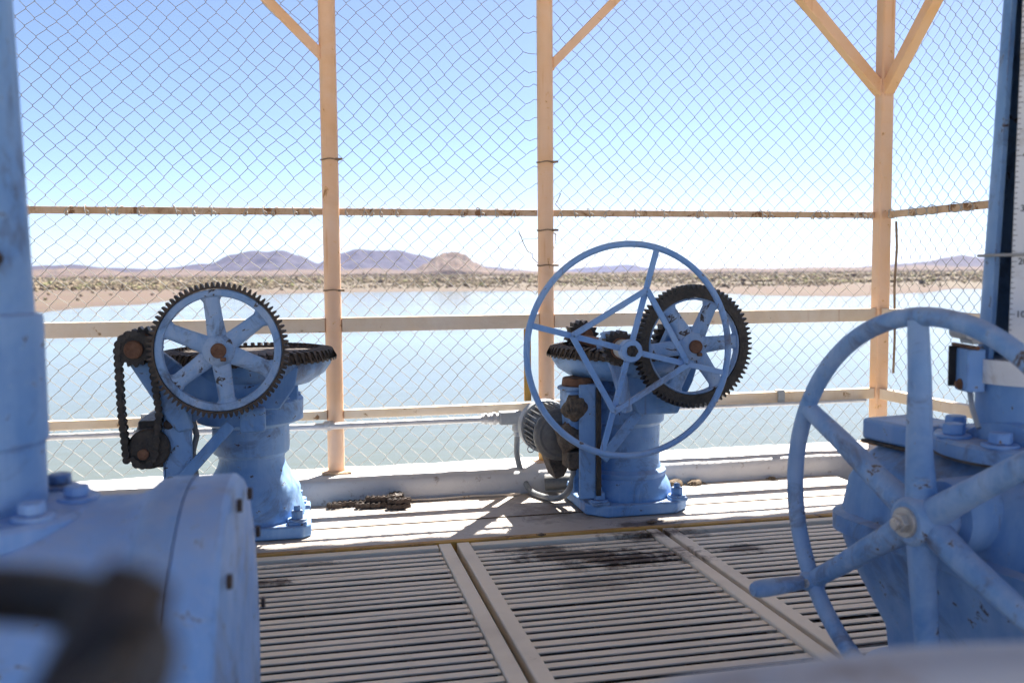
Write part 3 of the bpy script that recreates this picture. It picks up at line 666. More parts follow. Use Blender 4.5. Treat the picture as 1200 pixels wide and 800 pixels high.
# ---- chain-driven hoist at the left
CH = (-0.176, 3.24, 0.0)
h = thing('chain_hoist', 'blue gate hoist with a big spoked gear and hanging drive chain', 'hoist', CH, 0, 'gate hoists on the deck')
pedestal(h, [(0.168, 0.038), (0.172, 0.06), (0.166, 0.085), (0.157, 0.115), (0.1575, 0.135), (0.150, 0.152), (0.130, 0.182), (0.113, 0.212), (0.1065, 0.236), (0.109, 0.25), (0.1235, 0.262), (0.1255, 0.28), (0.1255, 0.352), (0.150, 0.36), (0.172, 0.37), (0.174, 0.436), (0.166, 0.446), (0.0, 0.447)], 0.19, 0.03, True)
mb = MB()
for k in range(6): mb.hexbolt((0.15*math.cos(k*1.047+0.3), 0.15*math.sin(k*1.047+0.3), 0.448), (0, 0, 1), 0.0145, 0.016, 0.010)
mb.build('flange_bolt', 'blue', h, 0.0015)
MB().box((0.115, -0.02, 0.462), (0.085, 0.16, 0.05)).build('flange_block', 'blue', h, 0.006)
MB().lathe([(0.16, 0.447), (0.12, 0.47), (0.11, 0.50), (0.0, 0.50)], n=40).build('neck', 'blue', h)
crown_gear(h, 0.604, 0.288)
GC = Vector((-0.244+0.176, 2.92-3.24, 0.628))
spur_gear(h, GC, 78, 0.2035, 0.040, R(97), 'blue_gear', 'gear_rust', 'rust')
# frame carrying gear shaft and chain shaft
MB().prism([(-0.36, 0.665), (-0.285, 0.655), (-0.17, 0.56), (0.16, 0.56), (0.15, 0.50), (0.10, 0.43), (-0.04, 0.43), (-0.10, 0.44), (-0.155, 0.40), (-0.19, 0.415), (-0.23, 0.50), (-0.33, 0.60)], -0.225, -0.20, XZ).build('bearing_frame', 'blue', h, 0.004)
MB().prism([(-0.37, 0.66), (-0.315, 0.665), (-0.17, 0.44), (-0.155, 0.385), (-0.20, 0.375), (-0.235, 0.42), (-0.34, 0.60)], -0.265, -0.235, XZ).build('side_arm', 'blue', h, 0.006)
MB().cyl((GC.x, -0.30, GC.z), (GC.x, -0.15, GC.z), 0.045, n=28).build('bearing', 'blue', h, 0.004)
MB().box((0.02, -0.255, 0.405), (0.075, 0.055, 0.075)).build('clamp_block', 'blue', h, 0.008)
sprocket('chain_sprocket', h, (-0.312, -0.285, 0.634), 15, 0.054, 0.022, 'grease')
sprocket('pinion', h, (-0.29, -0.245, 0.645), 16, 0.055, 0.045, 'grease', 0.6)
MB().cyl((-0.312, -0.31, 0.634), (-0.312, -0.1, 0.634), 0.022, n=18).build('chain_shaft', 'rust', h)
sprocket('motor_sprocket', h, (-0.300, -0.255, 0.315), 12, 0.034, 0.022, 'grease')
mb = MB(); mb.cyl((-0.285, -0.27, 0.33), (-0.285, -0.03, 0.33), 0.062, n=28); mb.box((-0.27, -0.15, 0.365), (0.10, 0.16, 0.09)); mb.box((-0.27, -0.15, 0.275), (0.13, 0.20, 0.014))
mb.build('gear_motor', 'grease', h, 0.008)
MB().cyl((-0.283, -0.05, 0.335), (-0.283, 0.16, 0.335), 0.075, n=32).build('motor_body', 'motor', h, 0.008)
def chain(pts, pitch, wdt, r, mat, parent, name='roller_chain', closed=False):
    """roller chain: rollers with pairs of side plates along a path"""
    P = [Vector(p) for p in pts]; samples = []; acc = 0; need = 0
    for a, b_ in zip(P, P[1:]):
        L = (b_-a).length; s = need-acc
        while s <= L: samples.append(a+(b_-a)*(s/L)); need += pitch; s = need-acc
        acc += L
    mb = MB()
    for i in range(len(samples)-1):
        a, b_ = samples[i], samples[i+1]; d = (b_-a).normalized(); off = wdt/2*(1.0 if i % 2 else 0.72)
        side = Vector((0, 1, 0)) if abs(d.y) < 0.9 else Vector((1, 0, 0))
        for s in (-1, 1):
            mb.bar(a-d*r*0.4+side*off*s, b_+d*r*0.4+side*off*s, r*1.5, 0.0030, side)
            mb.cyl(a+side*(off*s-0.0017), a+side*(off*s+0.0017), r*1.22, n=10)
        mb.cyl(a-side*wdt*0.52, a+side*wdt*0.52, r*0.95, n=8)
    return mb.build(name, mat, parent, ang=30)
arc = [(-0.312+0.046*math.cos(q), -0.285, 0.634+0.046*math.sin(q)) for q in [R(185-15*i) for i in range(12)]]
low = [(-0.300+0.034*math.cos(q), -0.262, 0.315+0.034*math.sin(q)) for q in [R(-20-20*i) for i in range(9)]]
chain([(-0.348, -0.262, 0.30), (-0.356, -0.275, 0.46)]+arc+[(-0.262, -0.27, 0.56), (-0.250, -0.265, 0.44), (-0.266, -0.262, 0.315)]+low, 0.0195, 0.030, 0.0098, 'grease', h)
MB().box((-0.205, -0.24, 0.315), (0.085, 0.020, 0.26)).box((-0.243, -0.21, 0.315), (0.012, 0.08, 0.26)).build('motor_plate', 'blue', h, 0.004)
mb = MB()
for z in (0.225, 0.40): mb.hexbolt((-0.228, -0.251, z), (0, -1, 0), 0.010, 0.008)
mb.build('plate_bolt', 'darkrust', h)
MB().bar((-0.225, -0.262, 0.195), (-0.045, -0.262, 0.395), 0.034, 0.012, (0, 1, 0)).build('strut', 'blue', h, 0.003)
MB().tube([(-0.19, -0.19, 0.45), (-0.165, -0.18, 0.40), (-0.155, -0.18, 0.35), (-0.168, -0.18, 0.30), (-0.160, -0.17, 0.2), (-0.155, -0.15, 0.05)], 0.009, 10).build('cable', 'hose', h)

# ---- handwheel hoist in the middle
HH = Vector((1.145, 3.24, 0.0))
h = thing('handwheel_hoist', 'blue gate hoist with a large thin handwheel, toothed gear and motor', 'hoist', HH, 0, 'gate hoists on the deck')
pedestal(h, [(0.166, 0.038), (0.170, 0.056), (0.166, 0.078), (0.156, 0.100), (0.146, 0.116), (0.150, 0.124), (0.1495, 0.134), (0.133, 0.146), (0.127, 0.165), (0.1265, 0.25), (0.127, 0.30), (0.142, 0.315), (0.146, 0.36), (0.146, 0.42), (0.13, 0.43), (0.0, 0.43)], 0.19, 0.062, True)
MB().lathe([(0.128, 0.429), (0.12, 0.45), (0.115, 0.49), (0.0, 0.49)], n=40).build('neck', 'blue', h)
crown_gear(h, 0.586, 0.285)
GC = Vector((1.281-1.145, 2.99-3.24-0.045, 0.600))
g = spur_gear(h, GC, 74, 0.208, 0.042, R(5), 'blue_gear', 'grease', 'rust', dark=0.030, rw=0.008)
WC = Vector((1.028-1.145, 2.86-3.24, 0.598))
# frame with two bearings
MB().prism([(-0.155, 0.645), (-0.08, 0.648), (-0.035, 0.60), (0.06, 0.60), (0.09, 0.66), (0.19, 0.66), (0.21, 0.58), (0.175, 0.47), (0.12, 0.36), (-0.02, 0.36), (-0.06, 0.42), (-0.10, 0.52)], -0.215, -0.175, XZ).build('bearing_frame', 'blue', h, 0.006)
MB().prism([(-0.165, 0.65), (-0.115, 0.655), (-0.08, 0.54), (-0.055, 0.38), (-0.09, 0.37), (-0.125, 0.50), (-0.16, 0.60)], -0.245, -0.217, XZ).build('bearing_arm', 'blue_pale', h, 0.008)
MB().cyl((GC.x, -0.27, GC.z), (GC.x, -0.12, GC.z), 0.048, n=28).build('bearing', 'blue', h, 0.004)
MB().cyl((WC.x, -0.29, WC.z), (WC.x, -0.15, WC.z), 0.040, n=28).build('bearing', 'blue_pale', h, 0.004)
MB().cyl((WC.x, -0.395, WC.z), (WC.x, 0.22, WC.z), 0.0215, n=20).build('wheel_shaft', 'rust', h)
sprocket('pinion', h, (WC.x, -0.270, WC.z), 18, 0.060, 0.045, 'grease', 0.6)
sprocket('bevel_pinion', h, (WC.x, 0.16, WC.z+0.012), 16, 0.062, 0.06, 'grease', 0.6)
sprocket('gear_pinion', h, (GC.x-0.01, -0.12, GC.z+0.01), 16, 0.066, 0.05, 'grease', 0.6)
# handwheel: thin round rim, four flat spokes, square of ties
RW = 0.342
hw = MB().tube([(RW*math.cos(2*math.pi*k/96), 0, RW*math.sin(2*math.pi*k/96)) for k in range(96)], 0.0105, 12, True).build('handwheel', 'blue_pale', h)
hw.location = WC
sa = [R(74.3), R(165.0), R(254.0), R(346.0)]; sq = []
for a in sa:
    d = Vector((math.cos(a), 0, math.sin(a))); sq.append(d*0.203)
    MB().bar(d*0.022, d*(RW-0.004), 0.019, 0.009, (0, 1, 0)).build('spoke', 'blue_pale', hw, 0.002)
for i in range(4):
    a, b_ = sq[i], sq[(i+1) % 4]; MB().bar(a+Vector((0, -0.0095, 0)), b_+Vector((0, -0.0095, 0)), 0.019, 0.009, (0, 1, 0)).build('tie_bar', 'blue_pale', hw, 0.002)
MB().lathe([(0.0, -0.022), (0.024, -0.022), (0.036, -0.020), (0.036, 0.012), (0.030, 0.02), (0.030, 0.075), (0.0, 0.075)], (0, 0, 0), (0, 1, 0), 30).build('hub', 'blue_pale', hw)
MB().lathe([(0.029, 0.018), (0.0315, 0.022), (0.0315, 0.074), (0.0, 0.074)], (0, 0, 0), (0, 1, 0), 30).build('hub_sleeve', 'motor_pale', hw)
mb = MB(); mb.cyl((0, -0.026, 0), (0, -0.005, 0), 0.018, n=14)
for k in range(5): mb.box((0.013*math.cos(k*1.26), -0.026, 0.013*math.sin(k*1.26)), (0.010, 0.008, 0.010))
mb.build('hub_bore', 'grease', hw)
# reducer post, worm box, motor
MB().box((-0.152, -0.162, 0.265), (0.018, 0.008, 0.38)).build('post_edge', 'grease', h, 0.002)
MB().box((-0.165, -0.10, 0.265), (0.050, 0.11, 0.40)).box((-0.19, -0.152, 0.265), (0.060, 0.010, 0.40)).box((-0.165, -0.045, 0.265), (0.09, 0.012, 0.40)).build('reducer_post', 'blue', h, 0.004)
mb = MB(); mb.box((-0.215, -0.075, 0.36), (0.07, 0.13, 0.16)); mb.cyl((-0.215, -0.085, 0.44), (-0.215, -0.085, 0.455), 0.062, n=28); mb.build('reducer_box', 'blue', h, 0.008)
MB().cyl((-0.205, -0.09, 0.455), (-0.205, -0.09, 0.485), 0.058, 0.054, n=28).build('reducer_cap', 'rust', h, 0.005)
def lump(c, s, seed, n=3):
    b_ = bmesh.new(); bmesh.ops.create_icosphere(b_, subdivisions=n, radius=1.0)
    for v in b_.verts:
        q = v.co*(1+0.35*noise.noise(v.co*1.6+Vector((seed, 0, 0)))+0.14*noise.noise(v.co*5+Vector((seed, 3, 0)))); v.co = Vector((q.x*s[0], q.y*s[1], q.z*s[2]))+Vector(c)
    mb = MB(); mb.add([v.co.copy() for v in b_.verts], [tuple(v.index for v in f.verts) for f in b_.faces]); b_.free(); return mb
mb = lump((-0.235, -0.10, 0.28), (0.06, 0.055, 0.055), 3)
l2 = lump((-0.232, -0.14, 0.385), (0.042, 0.04, 0.042), 8); mb.add(l2.v, l2.f)
mb.box((-0.232, -0.15, 0.395), (0.05, 0.05, 0.05)); mb.box((-0.21, -0.10, 0.20), (0.09, 0.09, 0.06)); mb.build('worm_box', 'gunk', h, 0.006)
MX, MZ = -0.255, 0.272
mo = MB().cyl((MX, -0.04, MZ), (MX, 0.20, MZ), 0.080, n=40).build('motor', 'motor', h, 0.004)
for k in range(30):
    a = 2*math.pi*k/30; d = Vector((math.cos(a), 0, math.sin(a)))
    if k == 0: o = MB().box((0.086, 0, 0), (0.016, 0.15, 0.0042)).build('fin', 'motor', mo); me = o.data
    else: o = link('fin', me, mo)
    o.location = (MX, 0.07, MZ); o.rotation_euler = (0, -a, 0)
MB().lathe([(0.0, -0.035), (0.05, -0.035), (0.088, -0.02), (0.094, -0.012), (0.094, 0.002), (0.08, 0.004), (0, 0.004)], (MX, -0.012, MZ), (0, 1, 0), 40).build('end_bell', 'motor', mo, 0.002)
MB().lathe([(0.0, 0.0), (0.099, 0.0), (0.101, 0.004), (0.101, 0.045), (0.09, 0.058), (0.0, 0.06)], (MX, 0.155, MZ), (0, 1, 0), 40).build('fan_cover', 'fitting', mo)
MB().box((MX+0.045, -0.055, MZ-0.045), (0.06, 0.02, 0.085)).box((MX+0.012, -0.060, MZ-0.04), (0.012, 0.02, 0.075)).build('terminal_plate', 'motor_pale', mo, 0.006)
MB().prism([(-0.05, 0), (0.05, 0), (0.012, -0.075), (-0.02, -0.085)], -0.01, 0.10, lambda u, v, q: Vector((MX+u+0.01, q, MZ-0.08+v))).build('foot_bracket', 'gunk', mo, 0.003)
MB().tube([(MX-0.088+0.012*math.cos(q), 0.05, MZ-0.062+0.012*math.sin(q)) for q in [2*math.pi*i/16 for i in range(16)]], 0.0022, 6, True).build('lifting_eye', 'conduit', mo)
MB().bar((-0.155, -0.215, 0.215), (0.02, -0.185, 0.405), 0.036, 0.012, (0, 1, 0)).build('strut', 'blue', h, 0.003)
# flexible hose from junction box to motor
j0 = Vector((0.827, 3.618, 0.202)); j1 = Vector((1.145+MX+0.045, 3.20, 0.175))
hp = [j0, j0+Vector((-0.004, -0.01, -0.07)), Vector((0.825, 3.55, 0.075)), Vector((0.838, 3.46, 0.020)), Vector((0.868, 3.37, 0.012)), Vector((0.900, 3.29, 0.022)), Vector((0.926, 3.23, 0.06)), j1+Vector((0.002, 0.0, -0.05)), j1]
def smooth_path(p, k=6):
    out = []; p = [Vector(q) for q in p]
    for i in range(len(p)-1):
        a, b_, c, d = p[max(i-1, 0)], p[i], p[i+1], p[min(i+2, len(p)-1)]
        for s in range(k):
            t = s/k; out.append(0.5*((2*b_)+(c-a)*t+(2*a-5*b_+4*c-d)*t*t+(3*b_-a-3*c+d)*t**3))
    return out+[p[-1]]
fh = thing('flexible_hose', 'grey flexible cable hose looping from junction box to motor', 'hose', (0.868, 3.37, 0))
MB().tube([q-Vector((0.868, 3.37, 0)) for q in smooth_path(hp)], 0.0115, 14).build('hose', 'hose', fh)
MB().cyl(j1-Vector((0.868, 3.37, 0))-Vector((0, 0, 0.03)), j1-Vector((0.868, 3.37, 0))+Vector((0, 0, 0.035)), 0.017, n=14).build('gland', 'darkrust', fh, 0.002)
tag(MB().tube([(0.90, 3.46, 0.045), (0.99, 3.43, 0.05), (1.06, 3.42, 0.05)], 0.032, 16).build('cable_duct', 'motor', None), 'dark stub of pipe lying by the kerb behind the hoist base', 'pipe')

# ---- gearbox with the big handwheel at the right
GO = Vector((1.306, 1.46, 0.0)); TH = R(8)
h = thing('handwheel_gearbox', 'blue gearbox at right with large six spoked handwheel and slotted pipe', 'gearbox', GO, TH, 'gate gearboxes')
# body: rounded casting narrowing to its foot
def rrect(hx, hy, r, n=6):
    out = []
    for cx, cy, a0 in ((hx-r, hy-r, 0), (-hx+r, hy-r, 90), (-hx+r, -hy+r, 180), (hx-r, -hy+r, 270)):
        out += [(cx+r*math.cos(R(a0+90*i/n)), cy+r*math.sin(R(a0+90*i/n))) for i in range(n+1)]
    return out
vs = []; fs = []; lv = [(0.002, 0.23, 0.28), (0.04, 0.23, 0.28), (0.045, 0.19, 0.24), (0.12, 0.195, 0.25), (0.24, 0.235, 0.315), (0.29, 0.248, 0.335), (0.305, 0.250, 0.338), (0.312, 0.266, 0.352), (0.345, 0.266, 0.352), (0.352, 0.250, 0.338), (0.42, 0.242, 0.325), (0.465, 0.225, 0.30), (0.495, 0.195, 0.265), (0.51, 0.15, 0.22)]
for z, a, b_ in lv: vs += [(u+0.068, v+0.022, z) for u, v in rrect(a, b_, min(a, b_)*0.42)]
k = len(rrect(1, 1, 0.5))
for i in range(len(lv)-1): fs += [(i*k+j, i*k+(j+1) % k, (i+1)*k+(j+1) % k, (i+1)*k+j) for j in range(k)]
fs += [tuple(range(k-1, -1, -1)), tuple(range((len(lv)-1)*k, len(lv)*k))]
MB().add(vs, fs).build('housing', 'blue', h, ang=40)
MB().box((-0.070, 0.215, 0.524), (0.135, 0.15, 0.044)).build('inspection_cover', 'blue_pale', h, 0.007)
mb = MB().box((-0.070, 0.215, 0.498), (0.138, 0.153, 0.007)); mb.build('cover_gasket', 'gunk', h, 0.002)
fl = MB().lathe([(0.0, 0.512), (0.168, 0.512), (0.17, 0.516), (0.17, 0.536), (0.164, 0.542), (0.0, 0.542)], n=56).build('pipe_flange', 'blue', h)
MB().lathe([(0.0, 0.507), (0.167, 0.507), (0.167, 0.512), (0.0, 0.512)], n=56).build('flange_gasket', 'gunk', fl)
for k in range(8):
    a = R(20+45*k); mb = MB(); mb.hexbolt((0.140*math.cos(a), 0.140*math.sin(a), 0.544), (0, 0, 1), 0.021, 0.020); mb.build('flange_bolt', 'blue_pale', h, 0.003)
# slotted stem pipe: a real slot facing the camera's side
PR, PT = 0.096, 0.010; aS = math.atan2(-1.46, -1.33)-TH; gap = R(17)
a0, a1 = aS-gap*0.15, aS+gap*0.15
vs = []; fs = []; ns = 60; zt = 2.02
SA, SB = aS-R(50), aS+R(6)
rz = lambda z: PR-0.029*(z-0.66)/0.7
for z in (0.66, zt):
    for r in (rz(z), rz(z)-PT):
        for i in range(ns+1):
            a = SB+(2*math.pi-(SB-SA))*i/ns; vs.append((r*math.cos(a), r*math.sin(a), z))
q = ns+1
for i in range(ns): fs += [(i, i+1, 2*q+i+1, 2*q+i), (q+i, 3*q+i, 3*q+i+1, q+i+1), (i, q+i, q+i+1, i+1), (2*q+i, 2*q+i+1, 3*q+i+1, 3*q+i)]
fs += [(0, 2*q, 3*q, q), (ns, q+ns, 3*q+ns, 2*q+ns)]
sp = MB().add(vs, fs).build('stem_pipe', 'blue', h, ang=40)
MB().lathe([(PR-PT, 0.542), (PR+0.001, 0.542), (PR+0.001, 0.662), (PR-PT, 0.664), (PR-PT-0.012, 0.662)], n=56).build('pipe_socket', 'blue', sp)
MB().lathe([(0.0, 0.60), (0.045, 0.60), (0.022, zt-0.02), (0.0, zt-0.02)], n=24).build('stem', 'black', sp)
MB().cyl((0, 0, zt), (0, 0, zt+0.02), rz(zt)+0.008, n=40).build('pipe_cap', 'blue', sp)
# gauge strip with ticks and numbers in the slot
aG = aS-R(13); nG = Vector((math.cos(aG), math.sin(aG), 0)); tG = Vector((-math.sin(aG), math.cos(aG), 0))   # tG points to the camera's right
gz0, gz1 = 0.70, 1.90; rotG = Matrix((tG, -nG, Vector((0, 0, 1)))).transposed()
gp = lambda z: nG*(rz(z)+0.005)+tG*0.004+Vector((0, 0, z))
gs = MB().bar(gp(gz0), gp(gz1), 0.046, 0.004, nG).build('gauge_strip', 'white', sp, 0.0008)
mbk = MB(); zz = 0.679; UN = 0.0092
for k in range(3, 130):
    L = 0.0085 if k % 10 == 0 else (0.0075 if k % 5 == 0 else 0.0050)
    mbk.box(gp(zz+UN*k)+nG*0.0024+tG*(-0.0228+L/2), (L, 0.0006, 0.0011), rotG)
mbk.build('tick_marks', 'ink', gs, smooth=False)
def text_mesh(body, size):
    cu_ = bpy.data.curves.new('digits', 'FONT'); cu_.body = body; cu_.size = size; cu_.extrude = 0.0002; cu_.align_x = 'LEFT'; cu_.align_y = 'CENTER'
    to = bpy.data.objects.new('digits', cu_); col.objects.link(to)
    me = bpy.data.meshes.new_from_object(to.evaluated_get(bpy.context.evaluated_depsgraph_get())); bpy.data.objects.remove(to); return me
for i, s in enumerate(('0', '10', '20', '30', '40', '50', '60', '70', '80', '90', '100', '110', '120')):
    z = 0.679+UN*10*i
    if z > gz1-0.03: break
    if z < gz0: continue
    me = text_mesh(s, 0.016); me.materials.append(MT['ink']); o = link('digits', me, gs)
    mrot = Matrix((tG, Vector((0, 0, 1)), nG)).transposed().to_4x4(); mrot.translation = gp(z)+nG*0.0030+tG*(-0.0125); o.matrix_local = mrot
# clamp, pointer and limit switch on the pipe
MB().lathe([(PR+0.001, 0.645), (PR+0.012, 0.645), (PR+0.012, 0.688), (PR+0.001, 0.688)], n=48).build('clamp_band', 'white', sp)
aC = aS-R(62); nC = Vector((math.cos(aC), math.sin(aC), 0)); tC = Vector((-nC.y, nC.x, 0)); rC = Matrix((tC, -nC, Vector((0, 0, 1)))).transposed()
MB().box(nC*(PR+0.02)+Vector((0, 0, 0.667)), (0.050, 0.034, 0.078), rC).build('clamp_lug', 'blue_pale', sp, 0.003)
MB().cyl(nC*(PR+0.038)+tC*(-0.028)+Vector((0, 0, 0.735)), nC*(PR+0.038)+tC*0.04+Vector((0, 0, 0.735)), 0.0115, n=16).box(nC*(PR+0.022)+tC*0.01+Vector((0, 0, 0.722)), (0.05, 0.024, 0.012), rC).build('limit_switch', 'fitting', sp, 0.002)
MB().box(nC*(PR+0.040)+tC*(-0.022)+Vector((0, 0, 0.672)), (0.006, 0.02, 0.075), rC).build('switch_plate', 'black', sp, 0.001)
mb = MB(); mb.hexbolt(nC*(PR+0.037)+Vector((0, 0, 0.64)), nC, 0.007, 0.006); MB().cyl(nC*(PR+0.03)+tC*(-0.05)+Vector((0, 0, 0.71)), nC*(PR+0.03)+tC*(0.05)+Vector((0, 0, 0.71)), 0.004, n=8).build('switch_rod', 'rust', sp); mb.build('clamp_bolt', 'rust', sp)
MB().tube([nC*(PR+0.02)+Vector((0, 0, 0.63)), nC*(PR+0.024)+tC*0.02+Vector((0, 0, 0.60)), nC*(PR+0.025)+tC*0.05+Vector((0, 0, 0.567))], 0.005, 8).build('drain_tube', 'fitting', sp)
MB().tube([(1.03*(PR)*math.cos(a), 1.03*PR*math.sin(a)-0.002, 0.875) for a in [2*math.pi*i/30 for i in range(30)]], 0.003, 6, True).build('wire_tie', 'galv', sp)
# boss, shaft and bearing flange on the wheel side
WL = Matrix.Rotation(-TH, 3, 'Z') @ (Vector((1.035, 1.395, 0.422))-GO)
wy, wz, wx = WL.y, WL.z, WL.x
MB().lathe([(0.0, 0.0), (0.062, 0.0), (0.066, 0.008), (0.066, 0.12), (0.085, 0.13), (0.155, 0.135), (0.160, 0.145), (0.160, 0.22), (0.0, 0.22)], (wx+0.045, wy, wz), (1, 0, 0), 44).build('bearing_boss', 'blue', h)
for k in range(6):
    a = R(30+60*k); mb = MB(); mb.hexbolt((wx+0.045+0.132, wy+0.12*math.cos(a), wz+0.12*math.sin(a)), (-1, 0, 0), 0.014, 0.012); mb.build('boss_bolt', 'blue_pale', h, 0.002)
MB().cyl((wx-0.03, wy, wz), (wx+0.12, wy, wz), 0.024, n=20).build('input_shaft', 'darkrust', h)
# round side cover facing the camera
MB().lathe([(0.0, 0.0), (0.135, 0.0), (0.150, 0.006), (0.150, 0.028), (0.165, 0.03), (0.190, 0.034), (0.190, 0.06), (0.16, 0.064), (0.16, 0.16), (0.0, 0.16)], (0.10, -0.40, 0.30), (0, 1, 0), 52).build('side_cover', 'blue', h)
for k in range(8):
    a = R(22+45*k); mb = MB(); mb.hexbolt((0.10+0.17*math.cos(a), -0.367, 0.30+0.17*math.sin(a)), (0, -1, 0), 0.012, 0.010); mb.build('cover_bolt', 'blue_pale', h, 0.002)
# handwheel
RR = 0.349
wh = MB().tube([(0, RR*math.cos(2*math.pi*k/96), RR*math.sin(2*math.pi*k/96)) for k in range(96)], 0.0165, 16, True).build('handwheel', 'blue_worn', h); wh.location = (wx, wy, wz)
for k in range(6):
    a = R(86+60*k); d = Vector((0, math.cos(a), math.sin(a))); pts = [d*0.030+Vector((-0.004, 0, 0)), d*0.11+Vector((-0.006, 0, 0)), d*0.24, d*(RR-0.006)]
    MB().tube(pts, [0.027, 0.0225, 0.0195, 0.0175], 14).build('spoke', 'blue_worn', wh)
MB().lathe([(0.0, -0.040), (0.034, -0.040), (0.041, -0.034), (0.044, -0.02), (0.050, 0.0), (0.044, 0.03), (0.036, 0.05), (0.0, 0.05)], (0, 0, 0), (1, 0, 0), 32).build('hub', 'blue_worn', wh)
mb = MB(); mb.cyl((-0.046, 0, 0), (-0.039, 0, 0), 0.026, n=24); mb.cyl((-0.058, 0, 0), (-0.045, 0, 0), 0.017, n=6); mb.cyl((-0.066, 0, 0), (-0.056, 0, 0), 0.010, n=12); mb.build('hub_nut', 'steel_nut', wh, 0.001)
a = R(-34); c = Vector((0, math.cos(a)*RR, math.sin(a)*RR))
MB().lathe([(0.0, 0.0), (0.012, 0.002), (0.0165, 0.012), (0.0175, 0.03), (0.0165, 0.07), (0.0145, 0.11), (0.0135, 0.13), (0.0, 0.13)], c+Vector((-0.145, 0, -0.002)), (1, 0, 0), 20).build('crank_handle', 'blue_worn', wh)
MB().lathe([(0.0, -0.026), (0.013, -0.026), (0.019, -0.018), (0.020, 0.018), (0.013, 0.026), (0.0, 0.026)], c, (1, 0, 0), 20).build('handle_boss', 'blue_worn', wh)
mb = MB(); mb.cyl(c+Vector((-0.03, -0.010, -0.0)), c+Vector((-0.022, -0.010, 0)), 0.009, n=10); mb.build('handle_pin', 'steel_nut', wh)

# ---- round gearbox with stem pipe at the left
h = thing('drum_gearbox', 'blue drum shaped gearbox with bolted round cover below the left pipe', 'gearbox', (-0.380, 1.19, 0.0), R(-2), 'gate gearboxes')
ZC = 0.322
MB().lathe([(0.0, -0.34), (0.19, -0.34), (0.20, -0.33), (0.225, -0.20), (0.258, -0.05), (0.265, 0.05), (0.262, 0.12), (0.262, 0.178), (0.267, 0.192), (0.272, 0.202), (0.0, 0.202)], (0, 0, ZC), (1, 0, 0), 72).build('drum', 'blue_pale', h)
MB().lathe([(0.0, 0.200), (0.274, 0.200), (0.279, 0.206), (0.281, 0.218), (0.281, 0.244), (0.0, 0.244)], (0, 0, ZC), (1, 0, 0), 80).build('drum_flange', 'blue', h)
cv = MB().lathe([(0.0, 0.2455), (0.280, 0.2455), (0.2815, 0.248), (0.2815, 0.290), (0.276, 0.296), (0.0, 0.2965)], (0, 0, ZC), (1, 0, 0), 80).build('cover_plate', 'blue_pale', h)
for k in range(12):
    a = R(8+30*k); mb = MB(); mb.hexbolt((0.2975, 0.258*math.cos(a), ZC+0.258*math.sin(a)), (1, 0, 0), 0.0085, 0.006, 0, False); mb.build('cover_bolt', 'darkrust', cv)
MB().box((-0.02, 0, 0.03), (0.36, 0.30, 0.06)).box((-0.02, 0, 0.09), (0.30, 0.20, 0.10)).build('foot', 'blue', h, 0.01)
MB().lathe([(0.150, 0.40), (0.142, 0.52), (0.138, 0.556), (0.0, 0.556)], (0, 0, 0), (0, 0, 1), 56).build('neck', 'blue_pale', h)
MB().lathe([(0.0, 0.557), (0.138, 0.557), (0.140, 0.560), (0.140, 0.578), (0.134, 0.583), (0.0, 0.583)], (0, 0, 0), (0, 0, 1), 56).build('pipe_flange', 'blue_pale', h)
for k in range(8):
    a = R(5+45*k); mb = MB(); mb.hexbolt((0.112*math.cos(a), 0.112*math.sin(a), 0.585), (0, 0, 1), 0.0155, 0.014); mb.build('flange_bolt', 'blue_pale', h, 0.003)
sp = MB().lathe([(0.0, 0.583), (0.080, 0.583), (0.0795, 0.655), (0.0835, 0.660), (0.0830, 0.80), (0.0820, 0.806), (0.0740, 0.809), (0.0640, 1.22), (0.056, 2.1), (0.0, 2.1)], (0, 0, 0), (0, 0, 1), 56).build('stem_pipe', 'blue', h, ang=30)
MB().lathe([(0.0, 0.0), (0.008, 0.0), (0.012, 0.01), (0.008, 0.03), (0.0, 0.03)], (0.042, -0.060, 0.862), (0.7, -0.6, 0.3), 14).build('grease_plug', 'darkrust', sp)

# ---- rusty valve wheel right in front of the lens
vz = 0.7695; vc = Vector((-0.0945, 0.1995, 0)); VR = 0.060
h = thing('valve_stand', 'blurred dark rusty valve wheel with handle in the near left corner', 'valve', vc)
vw = MB().tube([(VR*math.cos(2*math.pi*k/64), VR*math.sin(2*math.pi*k/64), vz) for k in range(64)], 0.0076, 14, True).build('valve_wheel', 'blackrust', h)
for k in range(3):
    a = R(200+120*k); MB().tube([(0, 0, vz-0.014), (VR*0.5*math.cos(a), VR*0.5*math.sin(a), vz-0.010), (VR*math.cos(a), VR*math.sin(a), vz)], 0.005, 10).build('spoke', 'blackrust', vw)
MB().lathe([(0.0, vz-0.035), (0.02, vz-0.035), (0.02, vz+0.004), (0.0, vz+0.006)], n=20).build('hub', 'blackrust', vw)
hb = Vector((-0.0600, 0.196, 0.7394))-vc; ht = Vector((-0.0355, 0.219, 0.785))-vc
MB().lathe([(0.0, 0.0), (0.0085, 0.0), (0.0095, 0.014), (0.0098, 0.042), (0.0078, 0.055), (0.0, 0.057)], hb, ht-hb, 20).build('crank_handle', 'blackrust', vw)
MB().lathe([(0.0, -0.006), (0.07, -0.006), (0.07, 0.02), (0.03, 0.03), (0.026, 0.25), (0.026, 0.48), (0.036, 0.49), (0.036, 0.54), (0.018, 0.56), (0.014, vz-0.034), (0.0, vz-0.034)], n=28).build('stand', 'blue_worn', h)

